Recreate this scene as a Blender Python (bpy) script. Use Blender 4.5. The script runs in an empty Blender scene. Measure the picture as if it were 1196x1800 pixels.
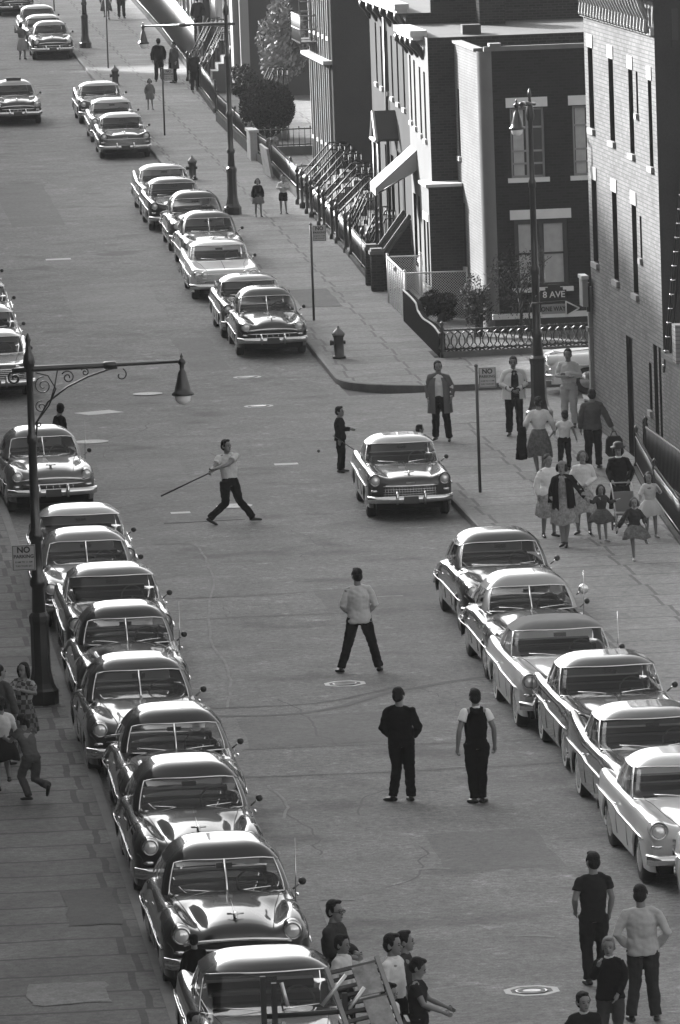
import bpy, math, random
from mathutils import Vector, Matrix, noise
random.seed(7)
S = bpy.context.scene
COL = S.collection
rad = math.radians
# ------------------------------------------------------------------ camera, world, sun, exposure
H_CAM = 15.24
cam = bpy.data.objects.new('camera', bpy.data.cameras.new('camera')); COL.objects.link(cam)
_r = Matrix(((0.99547115, 0.04452597, -0.08399181), (-0.0884857, 0.1110375, -0.98986916), (-0.03474864, 0.99281827, 0.11447454)))
# columns of the world-from-camera rotation
cam.matrix_world = Matrix.Translation((0, 0, H_CAM)) @ _r.to_4x4()
cam.data.sensor_fit = 'VERTICAL'; cam.data.sensor_height = 36; cam.data.sensor_width = 36
cam.data.lens = 230.0; cam.data.clip_start = 1; cam.data.clip_end = 5000
S.camera = cam
SUN_AZ, SUN_EL = rad(-36), rad(21)          # azimuth from +Y towards +X
world = bpy.data.worlds.new("World"); S.world = world; world.use_nodes = True
wn = world.node_tree.nodes; wl = world.node_tree.links
sky = wn.new('ShaderNodeTexSky'); sky.sky_type = 'NISHITA'; sky.sun_disc = False
sky.sun_elevation = SUN_EL; sky.sun_rotation = SUN_AZ; sky.dust_density = 6.0; sky.air_density = 1.0
bw = wn.new('ShaderNodeRGBToBW')
wl.new(sky.outputs[0], bw.inputs[0]); wl.new(bw.outputs[0], wn['Background'].inputs[0])
wn['Background'].inputs[1].default_value = 0.13
sl = bpy.data.lights.new('sun', 'SUN'); sl.energy = 4.7; sl.angle = rad(2.5)
sun = bpy.data.objects.new('sun', sl); COL.objects.link(sun)
sd = Vector((math.sin(SUN_AZ) * math.cos(SUN_EL), math.cos(SUN_AZ) * math.cos(SUN_EL), math.sin(SUN_EL)))
sun.rotation_euler = sd.to_track_quat('Z', 'Y').to_euler(); sun.location = (-40, 150, 60)
S.view_settings.view_transform = 'Standard'; S.view_settings.look = 'None'
S.view_settings.exposure = 1.97; S.view_settings.gamma = 1
S.cycles.max_bounces = 6; S.cycles.transparent_max_bounces = 12
YB, SLOPE = 158.0, .019
def gz(y): return max(0.0, (y - YB) * SLOPE)      # the street climbs beyond the crossing
# ------------------------------------------------------------------ materials (black and white photograph: greys)
MATS = {}
ALB = {'whitewall': 1, 'white_stone_trim': .72, 'curtain': .7, 'lamp_globe': 1, 'skin': .72, 'worn_road_paint': .8, 'white_paint': .8, 'sign_plate': .8}
def mat(name, v=.3, rough=.7, metal=0, coat=0, n1=0, s1=5, n2=0, s2=60, bump=0, bs=80, coord='Object', spec=.5):
    if name in MATS: return MATS[name]
    if not metal and v > 0: v *= ALB.get(name, .8 if 'paint_' in name else .58)      # real-world albedos
    m = bpy.data.materials.new(name); m.use_nodes = True; t = m.node_tree; b = t.nodes['Principled BSDF']
    b.inputs['Base Color'].default_value = (v, v, v, 1); b.inputs['Roughness'].default_value = rough
    b.inputs['Metallic'].default_value = metal; b.inputs['Coat Weight'].default_value = coat; b.inputs['Coat Roughness'].default_value = .05; b.inputs['Coat IOR'].default_value = 1.55 if coat >= 1 else 1.5
    b.inputs['Specular IOR Level'].default_value = spec
    tc = t.nodes.new('ShaderNodeTexCoord')
    if n1 or n2:
        a = t.nodes.new('ShaderNodeTexNoise'); a.inputs['Scale'].default_value = s1; a.inputs['Detail'].default_value = 5
        c = t.nodes.new('ShaderNodeTexNoise'); c.inputs['Scale'].default_value = s2; c.inputs['Detail'].default_value = 2
        for q in (a, c): t.links.new(tc.outputs[coord], q.inputs['Vector'])
        m1 = t.nodes.new('ShaderNodeMath'); m1.operation = 'MULTIPLY_ADD'; m1.inputs[1].default_value = 2 * n1 * v; m1.inputs[2].default_value = v - n1 * v - n2 * v
        m2 = t.nodes.new('ShaderNodeMath'); m2.operation = 'MULTIPLY_ADD'; m2.inputs[1].default_value = 2 * n2 * v
        t.links.new(a.outputs[0], m1.inputs[0]); t.links.new(c.outputs[0], m2.inputs[0]); t.links.new(m1.outputs[0], m2.inputs[2])
        t.links.new(m2.outputs[0], b.inputs['Base Color'])
    if bump:
        a = t.nodes.new('ShaderNodeTexNoise'); a.inputs['Scale'].default_value = bs; t.links.new(tc.outputs[coord], a.inputs['Vector'])
        bn = t.nodes.new('ShaderNodeBump'); bn.inputs['Strength'].default_value = bump; bn.inputs['Distance'].default_value = .02
        t.links.new(a.outputs[0], bn.inputs['Height']); t.links.new(bn.outputs[0], b.inputs['Normal'])
    MATS[name] = m; return m
def brick_mat(name, v, mortar, axis='X', bwid=.21, bh=.075, var=.25, rough=.9, msize=.012):
    """brick courses on a wall: axis = the horizontal world axis the wall runs along"""
    if name in MATS: return MATS[name]
    m = mat(name, v, rough, spec=0); t = m.node_tree; b = t.nodes['Principled BSDF']; v *= .58; mortar *= .58
    g = t.nodes.new('ShaderNodeNewGeometry'); sp = t.nodes.new('ShaderNodeSeparateXYZ'); cb = t.nodes.new('ShaderNodeCombineXYZ')
    t.links.new(g.outputs['Position'], sp.inputs[0])
    ad = t.nodes.new('ShaderNodeMath'); ad.operation = 'ADD'
    t.links.new(sp.outputs[0], ad.inputs[0]); t.links.new(sp.outputs[1], ad.inputs[1])
    t.links.new({'X': sp.outputs[0], 'Y': sp.outputs[1], 'XY': ad.outputs[0]}[axis], cb.inputs[0]); t.links.new(sp.outputs[2], cb.inputs[1])
    br = t.nodes.new('ShaderNodeTexBrick'); t.links.new(cb.outputs[0], br.inputs['Vector'])
    br.inputs['Color1'].default_value = (v * (1 - var),) * 3 + (1,); br.inputs['Color2'].default_value = (v * (1 + var),) * 3 + (1,)
    br.inputs['Mortar'].default_value = (mortar,) * 3 + (1,); br.inputs['Scale'].default_value = 1
    br.inputs['Mortar Size'].default_value = msize; br.inputs['Brick Width'].default_value = bwid; br.inputs['Row Height'].default_value = bh
    nz = t.nodes.new('ShaderNodeTexNoise'); nz.inputs['Scale'].default_value = .8; nz.inputs['Detail'].default_value = 6
    t.links.new(g.outputs['Position'], nz.inputs['Vector'])
    mr = t.nodes.new('ShaderNodeMapRange'); mr.inputs[3].default_value = .7; mr.inputs[4].default_value = 1.3
    mx = t.nodes.new('ShaderNodeVectorMath'); mx.operation = 'MULTIPLY'
    t.links.new(nz.outputs[0], mr.inputs[0]); t.links.new(br.outputs[0], mx.inputs[0]); t.links.new(mr.outputs[0], mx.inputs[1])
    t.links.new(mx.outputs[0], b.inputs['Base Color'])
    return m
def ground_mat(name, v, big=.25, mid=.2, fine=.35, joints=None, spots=0, rough=.85):
    """worn paving in world metres; joints=(slab width, slab length, joint width, darkening)"""
    v *= .6; m = mat(name, v, rough); t = m.node_tree; N = t.nodes.new; L = t.links.new; b = t.nodes['Principled BSDF']
    g = N('ShaderNodeNewGeometry'); cur = None
    def factor(src, lo, hi, f0=0., f1=1.):
        nonlocal cur
        r = N('ShaderNodeMapRange'); r.inputs[1].default_value = f0; r.inputs[2].default_value = f1; r.inputs[3].default_value = lo; r.inputs[4].default_value = hi
        L(src, r.inputs[0])
        if cur is None: cur = r.outputs[0]
        else:
            q = N('ShaderNodeMath'); q.operation = 'MULTIPLY'; L(cur, q.inputs[0]); L(r.outputs[0], q.inputs[1]); cur = q.outputs[0]
    for sc, amt, det in ((.13, big, 3), (.9, mid, 6), (9, fine, 3), (34, fine, 2)):
        n = N('ShaderNodeTexNoise'); n.inputs['Scale'].default_value = sc; n.inputs['Detail'].default_value = det; n.inputs['Roughness'].default_value = .6
        L(g.outputs['Position'], n.inputs['Vector']); factor(n.outputs[0], 1 - amt, 1 + amt, .25, .75)
    if spots:
        n = N('ShaderNodeTexNoise'); n.inputs['Scale'].default_value = 1.7; n.inputs['Detail'].default_value = 7; n.inputs['Roughness'].default_value = .72
        mp = N('ShaderNodeMapping'); mp.inputs['Location'].default_value = (31, 7, 3); L(g.outputs['Position'], mp.inputs[0]); L(mp.outputs[0], n.inputs['Vector'])
        factor(n.outputs[0], 1, 1 + spots, .57, .70)
        n = N('ShaderNodeTexNoise'); n.inputs['Scale'].default_value = .55; n.inputs['Detail'].default_value = 6
        L(mp.outputs[0], n.inputs['Vector']); factor(n.outputs[0], 1, 1 - spots * .55, .58, .68)
    if joints:
        w, l, jw, dk = joints
        sp = N('ShaderNodeSeparateXYZ'); cb = N('ShaderNodeCombineXYZ'); L(g.outputs['Position'], sp.inputs[0]); L(sp.outputs[0], cb.inputs[0]); L(sp.outputs[1], cb.inputs[1])
        nn = N('ShaderNodeTexNoise'); nn.inputs['Scale'].default_value = 1.1; L(g.outputs['Position'], nn.inputs['Vector'])
        ad = N('ShaderNodeVectorMath'); ad.operation = 'MULTIPLY_ADD'; ad.inputs[1].default_value = (.1, .16, 0); L(nn.outputs['Color'], ad.inputs[0]); L(cb.outputs[0], ad.inputs[2])
        br = N('ShaderNodeTexBrick'); L(ad.outputs[0], br.inputs['Vector']); br.inputs['Scale'].default_value = 1
        br.inputs['Color1'].default_value = (.88,) * 3 + (1,); br.inputs['Color2'].default_value = (1.08,) * 3 + (1,); br.inputs['Mortar'].default_value = (dk,) * 3 + (1,)
        br.inputs['Mortar Size'].default_value = jw; br.inputs['Brick Width'].default_value = w; br.inputs['Row Height'].default_value = l; br.offset = .06
        cv = N('ShaderNodeRGBToBW'); L(br.outputs[0], cv.inputs[0]); factor(cv.outputs[0], 0, 2, 0, 2)
    q = N('ShaderNodeMath'); q.operation = 'MULTIPLY'; q.inputs[1].default_value = v; L(cur, q.inputs[0]); L(q.outputs[0], b.inputs['Base Color'])
    return m
def glass_mat(name, tint=.35, refl=1.0):
    m = bpy.data.materials.new(name); m.use_nodes = True; t = m.node_tree; t.nodes.remove(t.nodes['Principled BSDF'])
    tr = t.nodes.new('ShaderNodeBsdfTransparent'); tr.inputs[0].default_value = (tint,) * 3 + (1,)
    gl = t.nodes.new('ShaderNodeBsdfGlossy'); gl.inputs['Roughness'].default_value = .03; gl.inputs[0].default_value = (.9, .9, .9, 1)
    fr = t.nodes.new('ShaderNodeFresnel'); fr.inputs[0].default_value = 1.5
    mx = t.nodes.new('ShaderNodeMixShader'); t.links.new(fr.outputs[0], mx.inputs[0]); t.links.new(tr.outputs[0], mx.inputs[1]); t.links.new(gl.outputs[0], mx.inputs[2])
    t.links.new(mx.outputs[0], t.nodes['Material Output'].inputs[0]); MATS[name] = m; return m
CHROME = mat('chrome', .75, .14, 1); RUBBER = mat('tyre_rubber', .022, .75); WHITEW = mat('whitewall', .6, .5)
DARKM = mat('dark_metal', .03, .45); IRON = mat('painted_iron', .022, .38, coat=.3, n1=.3, s1=8); SEATM = mat('seat_cloth', .07, .8)
LENS = mat('headlight_lens', .8, .12, .5, coat=1); CHASSIS = mat('chassis', .012, .9)
GLASS = glass_mat('car_glass', .55); WINM = mat('window_pane', .05, .08, 0, coat=.6); SILV = mat('license_plate', .09, .5)
WHITEP = mat('white_paint', .5, .6, n1=.12, s1=9, n2=.1, s2=50); TRIM = mat('white_stone_trim', .82, .7, n1=.15, s1=3)
CURBM = mat('curb_stone', .2, .8, n1=.4, s1=3, n2=.2, s2=20)
def paint(v):
    return mat('car_paint_%02d' % round(v * 100), v, .4, 0, coat=1.0, spec=.15)
# ------------------------------------------------------------------ mesh helpers
class MB:
    def __init__(s): s.v = []; s.f = []; s.m = []; s.mi = 0; s.sm = []; s.smooth = True
    def face(s, idx): s.f.append(tuple(idx)); s.m.append(s.mi); s.sm.append(s.smooth)
    def quad(s, a, b, c, d):
        n = len(s.v); s.v += [tuple(a), tuple(b), tuple(c), tuple(d)]; o = s.smooth; s.smooth = False; s.face((n, n + 1, n + 2, n + 3)); s.smooth = o
    def box(s, x0, x1, y0, y1, z0, z1, T=None):
        n = len(s.v); p = [Vector((x, y, z)) for z in (z0, z1) for y in (y0, y1) for x in (x0, x1)]
        s.v += [tuple(T @ q if T else q) for q in p]; o = s.smooth; s.smooth = False
        for f in ((0, 2, 3, 1), (4, 5, 7, 6), (0, 1, 5, 4), (2, 6, 7, 3), (0, 4, 6, 2), (1, 3, 7, 5)): s.face([n + i for i in f])
        s.smooth = o; return s
    def rings(s, R, close=True, cap0=False, cap1=False):
        n = len(s.v); k = len(R[0])
        for r in R: s.v += [tuple(p) for p in r]
        for i in range(len(R) - 1):
            for j in range(k if close else k - 1):
                a = n + i * k + j; b = n + i * k + (j + 1) % k; s.face((a, b, b + k, a + k))
        if cap0: s.face([n + j for j in range(k)][::-1])
        if cap1: s.face([n + (len(R) - 1) * k + j for j in range(k)])
        return s
    def tube(s, pts, r, n=8, cap=True, sq=(1, 1)):
        pts = [Vector(p) for p in pts]; rs = r if isinstance(r, (list, tuple)) else [r] * len(pts); R = []
        up = None
        for i, p in enumerate(pts):
            d = (pts[min(i + 1, len(pts) - 1)] - pts[max(i - 1, 0)])
            d = d.normalized() if d.length > 1e-9 else Vector((0, 0, 1))
            if up is None: up = Vector((0, 0, 1)) if abs(d.z) < .9 else Vector((0, 1, 0))
            a = d.cross(up)
            a = a.normalized() if a.length > 1e-6 else Vector((1, 0, 0)); b = a.cross(d).normalized(); up = b
            R.append([p + (a * math.cos(t) * sq[0] + b * math.sin(t) * sq[1]) * rs[i] for t in [2 * math.pi * j / n for j in range(n)]])
        s.rings(R, True, cap, cap); return s
    def lathe(s, prof, c=(0, 0, 0), n=16, axis='Z', cap=True, T=None):
        R = []
        for r, h in prof:
            ring = []
            for j in range(n):
                t = 2 * math.pi * j / n; a, b = r * math.cos(t), r * math.sin(t)
                p = Vector({'Z': (a, b, h), 'Y': (b, h, a), 'X': (h, a, b)}[axis]) + Vector(c); ring.append(T @ p if T else p)
            R.append(ring)
        return s.rings(R, True, cap, cap)
    def ball(s, c, r, n=12, m=8, T=None):
        r = (r, r, r) if isinstance(r, (int, float)) else r; R = []
        for i in range(m + 1):
            ph = math.pi * (i / m) * .998 + .001; R.append([Vector((math.sin(ph) * math.cos(2 * math.pi * j / n) * r[0], math.sin(ph) * math.sin(2 * math.pi * j / n) * r[1], -math.cos(ph) * r[2])) for j in range(n)])
        c = Vector(c); R = [[(T @ p if T else p) + c for p in q] for q in R]
        return s.rings(R, True, True, True)
    def build(s, name, mats, parent=None, loc=None, noweld=True):
        me = bpy.data.meshes.new(name); me.from_pydata([tuple(p) for p in s.v], [], s.f)
        if not isinstance(mats, (list, tuple)): mats = [mats]
        for m in mats: me.materials.append(m)
        me.polygons.foreach_set('material_index', [min(i, len(mats) - 1) for i in s.m]); me.polygons.foreach_set('use_smooth', s.sm)
        me.update(); o = bpy.data.objects.new(name, me); COL.objects.link(o)
        if parent is not None: o.parent = parent
        if loc: o.location = loc
        return o
def empty(name, loc=(0, 0, 0), rz=0):
    o = bpy.data.objects.new(name, None); COL.objects.link(o); o.location = loc; o.rotation_euler = (0, 0, rz); o.empty_display_size = .3; return o
def tag(o, label=None, cat=None, group=None, kind=None):
    if label: o['label'] = label
    if cat: o['category'] = cat
    if group: o['group'] = group
    if kind: o['kind'] = kind
    return o
def interp(tab, y):
    """smooth interpolation of rows (y, a, b, ...)"""
    if y <= tab[0][0]: return list(tab[0][1:])
    if y >= tab[-1][0]: return list(tab[-1][1:])
    i = max(k for k in range(len(tab) - 1) if tab[k][0] <= y)
    p0, p1, p2, p3 = tab[max(i - 1, 0)], tab[i], tab[i + 1], tab[min(i + 2, len(tab) - 1)]
    h = p2[0] - p1[0]; t = (y - p1[0]) / h; out = []
    for k in range(1, len(p1)):
        d = (p2[k] - p1[k]) / h
        m1 = (p2[k] - p0[k]) / (p2[0] - p0[0]) if p1 is not p0 else d
        m2 = (p3[k] - p1[k]) / (p3[0] - p1[0]) if p3 is not p2 else d
        if d == 0: m1 = m2 = 0
        else:
            if m1 / d < 0: m1 = 0
            if m2 / d < 0: m2 = 0
            m1 = math.copysign(min(abs(m1), 3 * abs(d)), m1); m2 = math.copysign(min(abs(m2), 3 * abs(d)), m2)
        t2, t3 = t * t, t ** 3
        out.append((2 * t3 - 3 * t2 + 1) * p1[k] + (t3 - 2 * t2 + t) * h * m1 + (-2 * t3 + 3 * t2) * p2[k] + (t3 - t2) * h * m2)
    return out
def crom(pts, k):
    out = []
    n = len(pts)
    for i in range(n - 1):
        p0, p1, p2, p3 = [Vector(pts[j]) for j in (max(i - 1, 0), i, i + 1, min(i + 2, n - 1))]
        for j in range(k):
            t = j / k; out.append(.5 * ((2 * p1) + (p2 - p0) * t + (2 * p0 - 5 * p1 + 4 * p2 - p3) * t * t + (3 * p1 - p0 - 3 * p2 + p3) * t ** 3))
    out.append(Vector(pts[-1])); return out
# ------------------------------------------------------------------ the setting: ground, road, sidewalks, markings
ROADM = ground_mat('asphalt', .195, .22, .3, .5, spots=.8)
WALKM = ground_mat('sidewalk_slabs', .22, .22, .24, .4, joints=(1.55, 1.5, .035, .45), spots=.25)
FLAGM = ground_mat('flagstone_slabs', .17, .25, .3, .4, joints=(2.1, 1.25, .05, .35), spots=.2)
DIRTM = ground_mat('yard_soil', .07, .2, .3, .3)
YS = [-60, 20, 60, 80, 100, 120, 140, 150, 158] + list(range(170, 700, 20)) + [1000, 3000]
def sheet(name, x0, x1, ys, dz, m, label=None):
    b = MB(); R = [[(x0, y, gz(y) + dz), (x1, y, gz(y) + dz)] for y in ys]; b.smooth = False; b.rings(R, False); o = b.build(name, m); o['kind'] = 'structure'
    if label: o['label'] = label
    return o
sheet('ground', -1500, 1500, YS, -.06, DIRTM)
sheet('road', 4.45, 13.55, [y for y in YS if y <= 560], 0, ROADM)
b = MB(); b.smooth = False
for xa, xb in ((-60, 4.45), (13.55, 80)): b.quad((xa, 147.1, .0), (xb, 147.1, .0), (xb, 156, .0), (xa, 156, .0))
o = b.build('cross_street', ROADM); o['kind'] = 'structure'
def sidewalk(name, sgn, xc, xo, y0, y1, corner_at, r, m):
    """kerbed pavement; corner_at='start' rounds the end nearest the camera, 'end' the far one"""
    ys = [y0, y1]
    ys += [158.0] if y0 < 158 < y1 else []
    ys += [y for y in range(int(y0) + 6, int(y1), 12)]
    edge = y0 if corner_at == 'start' else y1
    k = 1 if corner_at == 'start' else -1
    ys += [edge + k * r * (1 - math.cos(rad(a))) for a in range(0, 91, 6)]
    ys = sorted(set(round(y, 3) for y in ys)); t, c = MB(), MB(); R, Q = [], []
    for y in ys:
        d = abs(y - edge); q = r - math.sqrt(max(0, r * r - (r - d) ** 2)) if d < r else 0
        q = r if d < 1e-3 else q
        x = xc + sgn * q; g = gz(y); qi = xc + sgn * (q + .17) if d > .05 else xc + sgn * q
        R.append([(qi, y, g + .145), (xo, y, g + .145)]); Q.append([(x, y, g - .05), (x, y, g + .13), (x + (qi - x) * .2, y, g + .15), (qi, y, g + .15), (qi, y, g + .1)])
    t.smooth = False; t.rings(R, False); c.smooth = False; c.rings(Q, False)
    x = xc + sgn * r; xa, xb = min(x, xo), max(x, xo)
    if corner_at == 'start': c.box(xa, xb, edge - .003, edge + .17, -.05, .15)
    else: c.box(xa, xb, edge - .17, edge + .003, -.05, .15)
    o = t.build(name, m); o['kind'] = 'structure'; o = c.build('curb', CURBM); o['kind'] = 'structure'
sidewalk('sidewalk', 1, 13.5, 60, -40, 147.1, 'end', 2.6, WALKM)
sidewalk('sidewalk', 1, 13.5, 60, 156.0, 520, 'start', 3.2, WALKM)
sidewalk('sidewalk', -1, 4.5, -20, -40, 147.1, 'end', 2.6, FLAGM)
sidewalk('sidewalk', -1, 4.5, -20, 156.0, 520, 'start', 3.2, FLAGM)
PAINTM = mat('worn_road_paint', .6, .8, n1=.3, s1=2, n2=.25, s2=30, coord='Object'); CHALK = mat('chalk', .32, .95, n1=.5, s1=3, n2=.4, s2=40); TAR = mat('tar_seam', .1, .8, n1=.3, s1=4)
def strip(name, pts, w, m, z=.006, jit=.05, seg=6):
    b = MB(); b.smooth = False; P = crom([(x, y, 0) for x, y in pts], seg); R = []
    for i, p in enumerate(P):
        d = (P[min(i + 1, len(P) - 1)] - P[max(i - 1, 0)]).normalized(); n = Vector((-d.y, d.x, 0)); j = noise.noise(p * 1.7) * jit
        q = p + n * j; R.append([(q.x + n.x * w / 2, q.y + n.y * w / 2, gz(q.y) + z), (q.x - n.x * w / 2, q.y - n.y * w / 2, gz(q.y) + z)])
    b.rings(R, False); o = b.build(name, m); o['kind'] = 'structure'; return o
for pts in ([(7.4, 127.6), (7.93, 127.06), (7.95, 124), (7.88, 121.57), (7.5, 117), (7.25, 112.8), (7.3, 110), (7.16, 107.1), (6.95, 104.8)], [(6.96, 96.6), (7.1, 95), (6.96, 93.4)]):
    strip('chalk_line', pts, .045, CHALK)
strip('chalk_line', [(6.85, 83.9), (6.88, 85.2), (6.9, 86.5)], .1, CHALK, jit=0); strip('chalk_line', [(6.9, 86.5), (7.1, 86.45), (7.35, 86.4)], .12, CHALK, jit=0)
for x, y, w in [(9.9, 97.5, .5), (10.1, 96.8, .35), (8.6, 88.5, .5), (11.2, 84, .6), (9.4, 83, .5), (10.8, 118, .6), (9.9, 114.5, .5), (8.5, 124, .6), (9.2, 121, .5), (8.1, 137.3, .5), (7.6, 131, .4), (7.4, 127.7, .7), (7.6, 119, .5), (8.2, 111.5, .5)]:
    strip('chalk_line', [(x - w / 2, y), (x, y + .05), (x + w / 2, y - .03)], .1, CHALK, z=.005, jit=.12)
strip('tar_seam', [(5.4, 104.6), (6.9, 103.9), (8.36, 104.0), (9.8, 105.8), (11.5, 107.0), (13.4, 106.6)], .16, TAR)
strip('tar_seam', [(6.4, 104.9), (8.4, 104.9), (9.83, 106.3)], .06, TAR)
for y in (119.3, 116.0, 100.2, 97.7, 137.5, 176.0, 186.5, 204, 228):
    strip('tar_seam', [(5 + random.random(), y), (8, y + random.uniform(-.4, .4)), (11, y + random.uniform(-.4, .4)), (13.2, y)], .05, TAR, z=.005)
rc = random.Random(4)
for k in range(26):
    x, y = rc.uniform(6.8, 11.2), rc.choice([rc.uniform(80, 150), rc.uniform(150, 320)]); a = rc.uniform(0, 6.28); P_ = [(x, y)]
    for q in range(rc.randint(3, 6)): a += rc.uniform(-.7, .7); x += math.cos(a) * .5; y += math.sin(a) * 1.4; P_.append((x, y))
    strip('road_crack', P_, rc.uniform(.015, .04), TAR, z=.0045, jit=.15)
def patch(name, x0, x1, y0, y1, m, z):
    b = MB(); b.smooth = False; rr_ = random.Random(x0 * y0); n = 6
    P_ = [(x0 + (x1 - x0) * k / n, y0) for k in range(n)] + [(x1, y0 + (y1 - y0) * k / n) for k in range(n)] + [(x1 - (x1 - x0) * k / n, y1) for k in range(n)] + [(x0, y1 - (y1 - y0) * k / n) for k in range(n)]
    c = len(P_); b.v += [(x + rr_.uniform(-.04, .04), y + rr_.uniform(-.08, .08), gz(y) + z) for x, y in P_]; b.face(range(c)); o = b.build(name, m); o['kind'] = 'structure'
AP1 = ground_mat('asphalt_patch', .15, .1, .2, .35, spots=.3); AP2 = ground_mat('pale_asphalt_patch', .225, .1, .2, .35, spots=.4); OILM = mat('oil_stain', .07, .55, n1=.5, s1=3)
for a in [(9.6, 12.2, 116.6, 119.4, AP1), (7.0, 9.4, 100.4, 103.6, AP1), (8.8, 10.4, 88.2, 91.5, AP1), (8.0, 10.5, 176.2, 186.2, AP2), (7.4, 9.1, 206, 222, AP1), (6.8, 8.6, 139.5, 143.5, AP2), (10.2, 11.2, 163, 171, AP1)]: patch('road_patch', *a, .0035)
patch('pavement_patch', 3.45, 4.15, 84.6, 87.4, ground_mat('dark_slab', .09, .1, .3, .35), .154); patch('pavement_patch', 2.7, 3.7, 79.2, 80.6, ground_mat('pale_slab', .28, .1, .2, .3), .154); patch('pavement_patch', 14.1, 15.2, 176, 181, ground_mat('dark_slab', .09, .1, .3, .35), .154)
# painted crossing dashes
def dash(x, y, lx, ly, rot=0):
    b = MB(); b.smooth = False; c, s_ = math.cos(rot), math.sin(rot)
    P = [(x + u * c - v * s_, y + u * s_ + v * c) for u, v in ((-lx / 2, -ly / 2), (lx / 2, -ly / 2), (lx / 2, ly / 2), (-lx / 2, ly / 2))]
    b.quad(*[(p[0], p[1], gz(p[1]) + .006) for p in P]); o = b.build('road_marking', PAINTM); o['kind'] = 'structure'
dash(7.45, 154.5, .95, .75, rad(25)); dash(8.35, 194.5, .75, .45, 0); dash(10.85, 141.3, .52, .35, 0); dash(8.0, 132.9, .4, .3)
def manhole(x, y, r, kind, label):
    t = empty('manhole_cover', (x, y, gz(y))); tag(t, label, 'manhole cover', 'manhole covers in the roadway')
    b = MB(); b.lathe([(r * .78, .0), (r * .78, .009), (r * .7, .012), (r * .66, .009), (.01, .009)], n=24, cap=False); b.build('lid', IRON, t)
    b = MB(); n = 8 if kind == 'octagon' else 28; b.smooth = False
    R = [[(a * math.cos(2 * math.pi * (j + .5) / n), a * math.sin(2 * math.pi * (j + .5) / n), .0062 + (0.0 if a > .01 else 0)) for j in range(n)] for a in (r * 1.35, r * 1.02 if kind != 'disc' else .02)]
    if kind == 'disc': R = [[(p[0], p[1], .0135) for p in q] for q in R]
    b.rings(R); b.build('painted_ring', PAINTM, t)
    if kind == 'octagon':
        b = MB(); b.smooth = False; R = [[(a * math.cos(2 * math.pi * j / 24), a * math.sin(2 * math.pi * j / 24), .0138) for j in range(24)] for a in (r * .62, r * .45)]; b.rings(R); b.build('painted_ring', CHALK, t)
for a in [(9.06, 106.99, .27, 'octagon', 'manhole with a white octagon painted round it, behind the man with legs apart'), (8.9, 79.3, .27, 'octagon', 'manhole with a white octagon painted round it, nearest the bottom of the street'),
          (11.49, 161.2, .26, 'ring', 'manhole with a white ring, farthest one, off the front of the parked old sedan'), (11.25, 154.4, .26, 'ring', 'white ringed manhole in the middle of the crossing near the far corner'),
          (8.85, 158.5, .27, 'disc', 'white painted round cover left of the lamp head over the crossing'), (6.92, 147.8, .3, 'disc', 'white painted round cover beside the roof of the grey split windscreen car'), (9.16, 133.65, .28, 'disc', 'white painted round cover behind the feet of the batter')]: manhole(*a)
# ------------------------------------------------------------------ buildings
BRICK_D = brick_mat('dark_brick_front', .032, .045, 'X'); BRICK_SIDE = brick_mat('dark_brick_side', .045, .075, 'X', var=.3); BRICK_W = brick_mat('painted_white_brick', .29, .19, 'Y', bh=.085, bwid=.24, var=.14, msize=.011)
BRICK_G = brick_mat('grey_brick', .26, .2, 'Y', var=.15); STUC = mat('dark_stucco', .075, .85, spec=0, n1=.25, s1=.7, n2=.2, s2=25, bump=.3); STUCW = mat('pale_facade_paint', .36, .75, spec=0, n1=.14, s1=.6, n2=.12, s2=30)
FACG = mat('grey_facade', .17, .8, spec=0, n1=.2, s1=.5, n2=.1, s2=30); BROWN = mat('brownstone', .085, .8, spec=0, n1=.25, s1=.6, n2=.2, s2=20); ROOFM = ground_mat('tar_roof', .06, .25, .3, .25); FRAMEM = mat('window_frame_paint', .32, .6); CURT = mat('curtain', .5, .9, n1=.25, s1=6)
DARKW = mat('dark_door_wood', .02, .5); IVM = mat('cornice_paint', .5, .6)
JAMB_SHADE = mat('jamb_shade', .025, .8, spec=0)  # shade inside the recessed openings, painted onto the jamb faces
def wall(mb, P0, U, N, u1, z0, z1, ops, depth=.16, back=True):
    """wall sheet from P0 along U with recessed openings (ua,ub,za,zb); N points outwards"""
    P0, U, N = Vector(P0), Vector(U), Vector(N)
    us = sorted({0, u1} | {a for o in ops for a in o[:2]}); zs = sorted({z0, z1} | {a for o in ops for a in o[2:4]})
    pt = lambda u, z, d=0: tuple(P0 + U * u + Vector((0, 0, z)) - N * d)
    for i in range(len(us) - 1):
        for j in range(len(zs) - 1):
            uc, zc = (us[i] + us[i + 1]) / 2, (zs[j] + zs[j + 1]) / 2
            if any(o[0] < uc < o[1] and o[2] < zc < o[3] for o in ops): continue
            mb.quad(pt(us[i], zs[j]), pt(us[i + 1], zs[j]), pt(us[i + 1], zs[j + 1]), pt(us[i], zs[j + 1]))
    for ua, ub, za, zb in [o[:4] for o in ops]:
        for (a, b_) in (((ua, za), (ub, za)), ((ub, za), (ub, zb)), ((ub, zb), (ua, zb)), ((ua, zb), (ua, za))):
            mb.mi = 1; mb.quad(pt(*a), pt(*b_), pt(*b_, depth), pt(*a, depth)); mb.mi = 0
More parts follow.
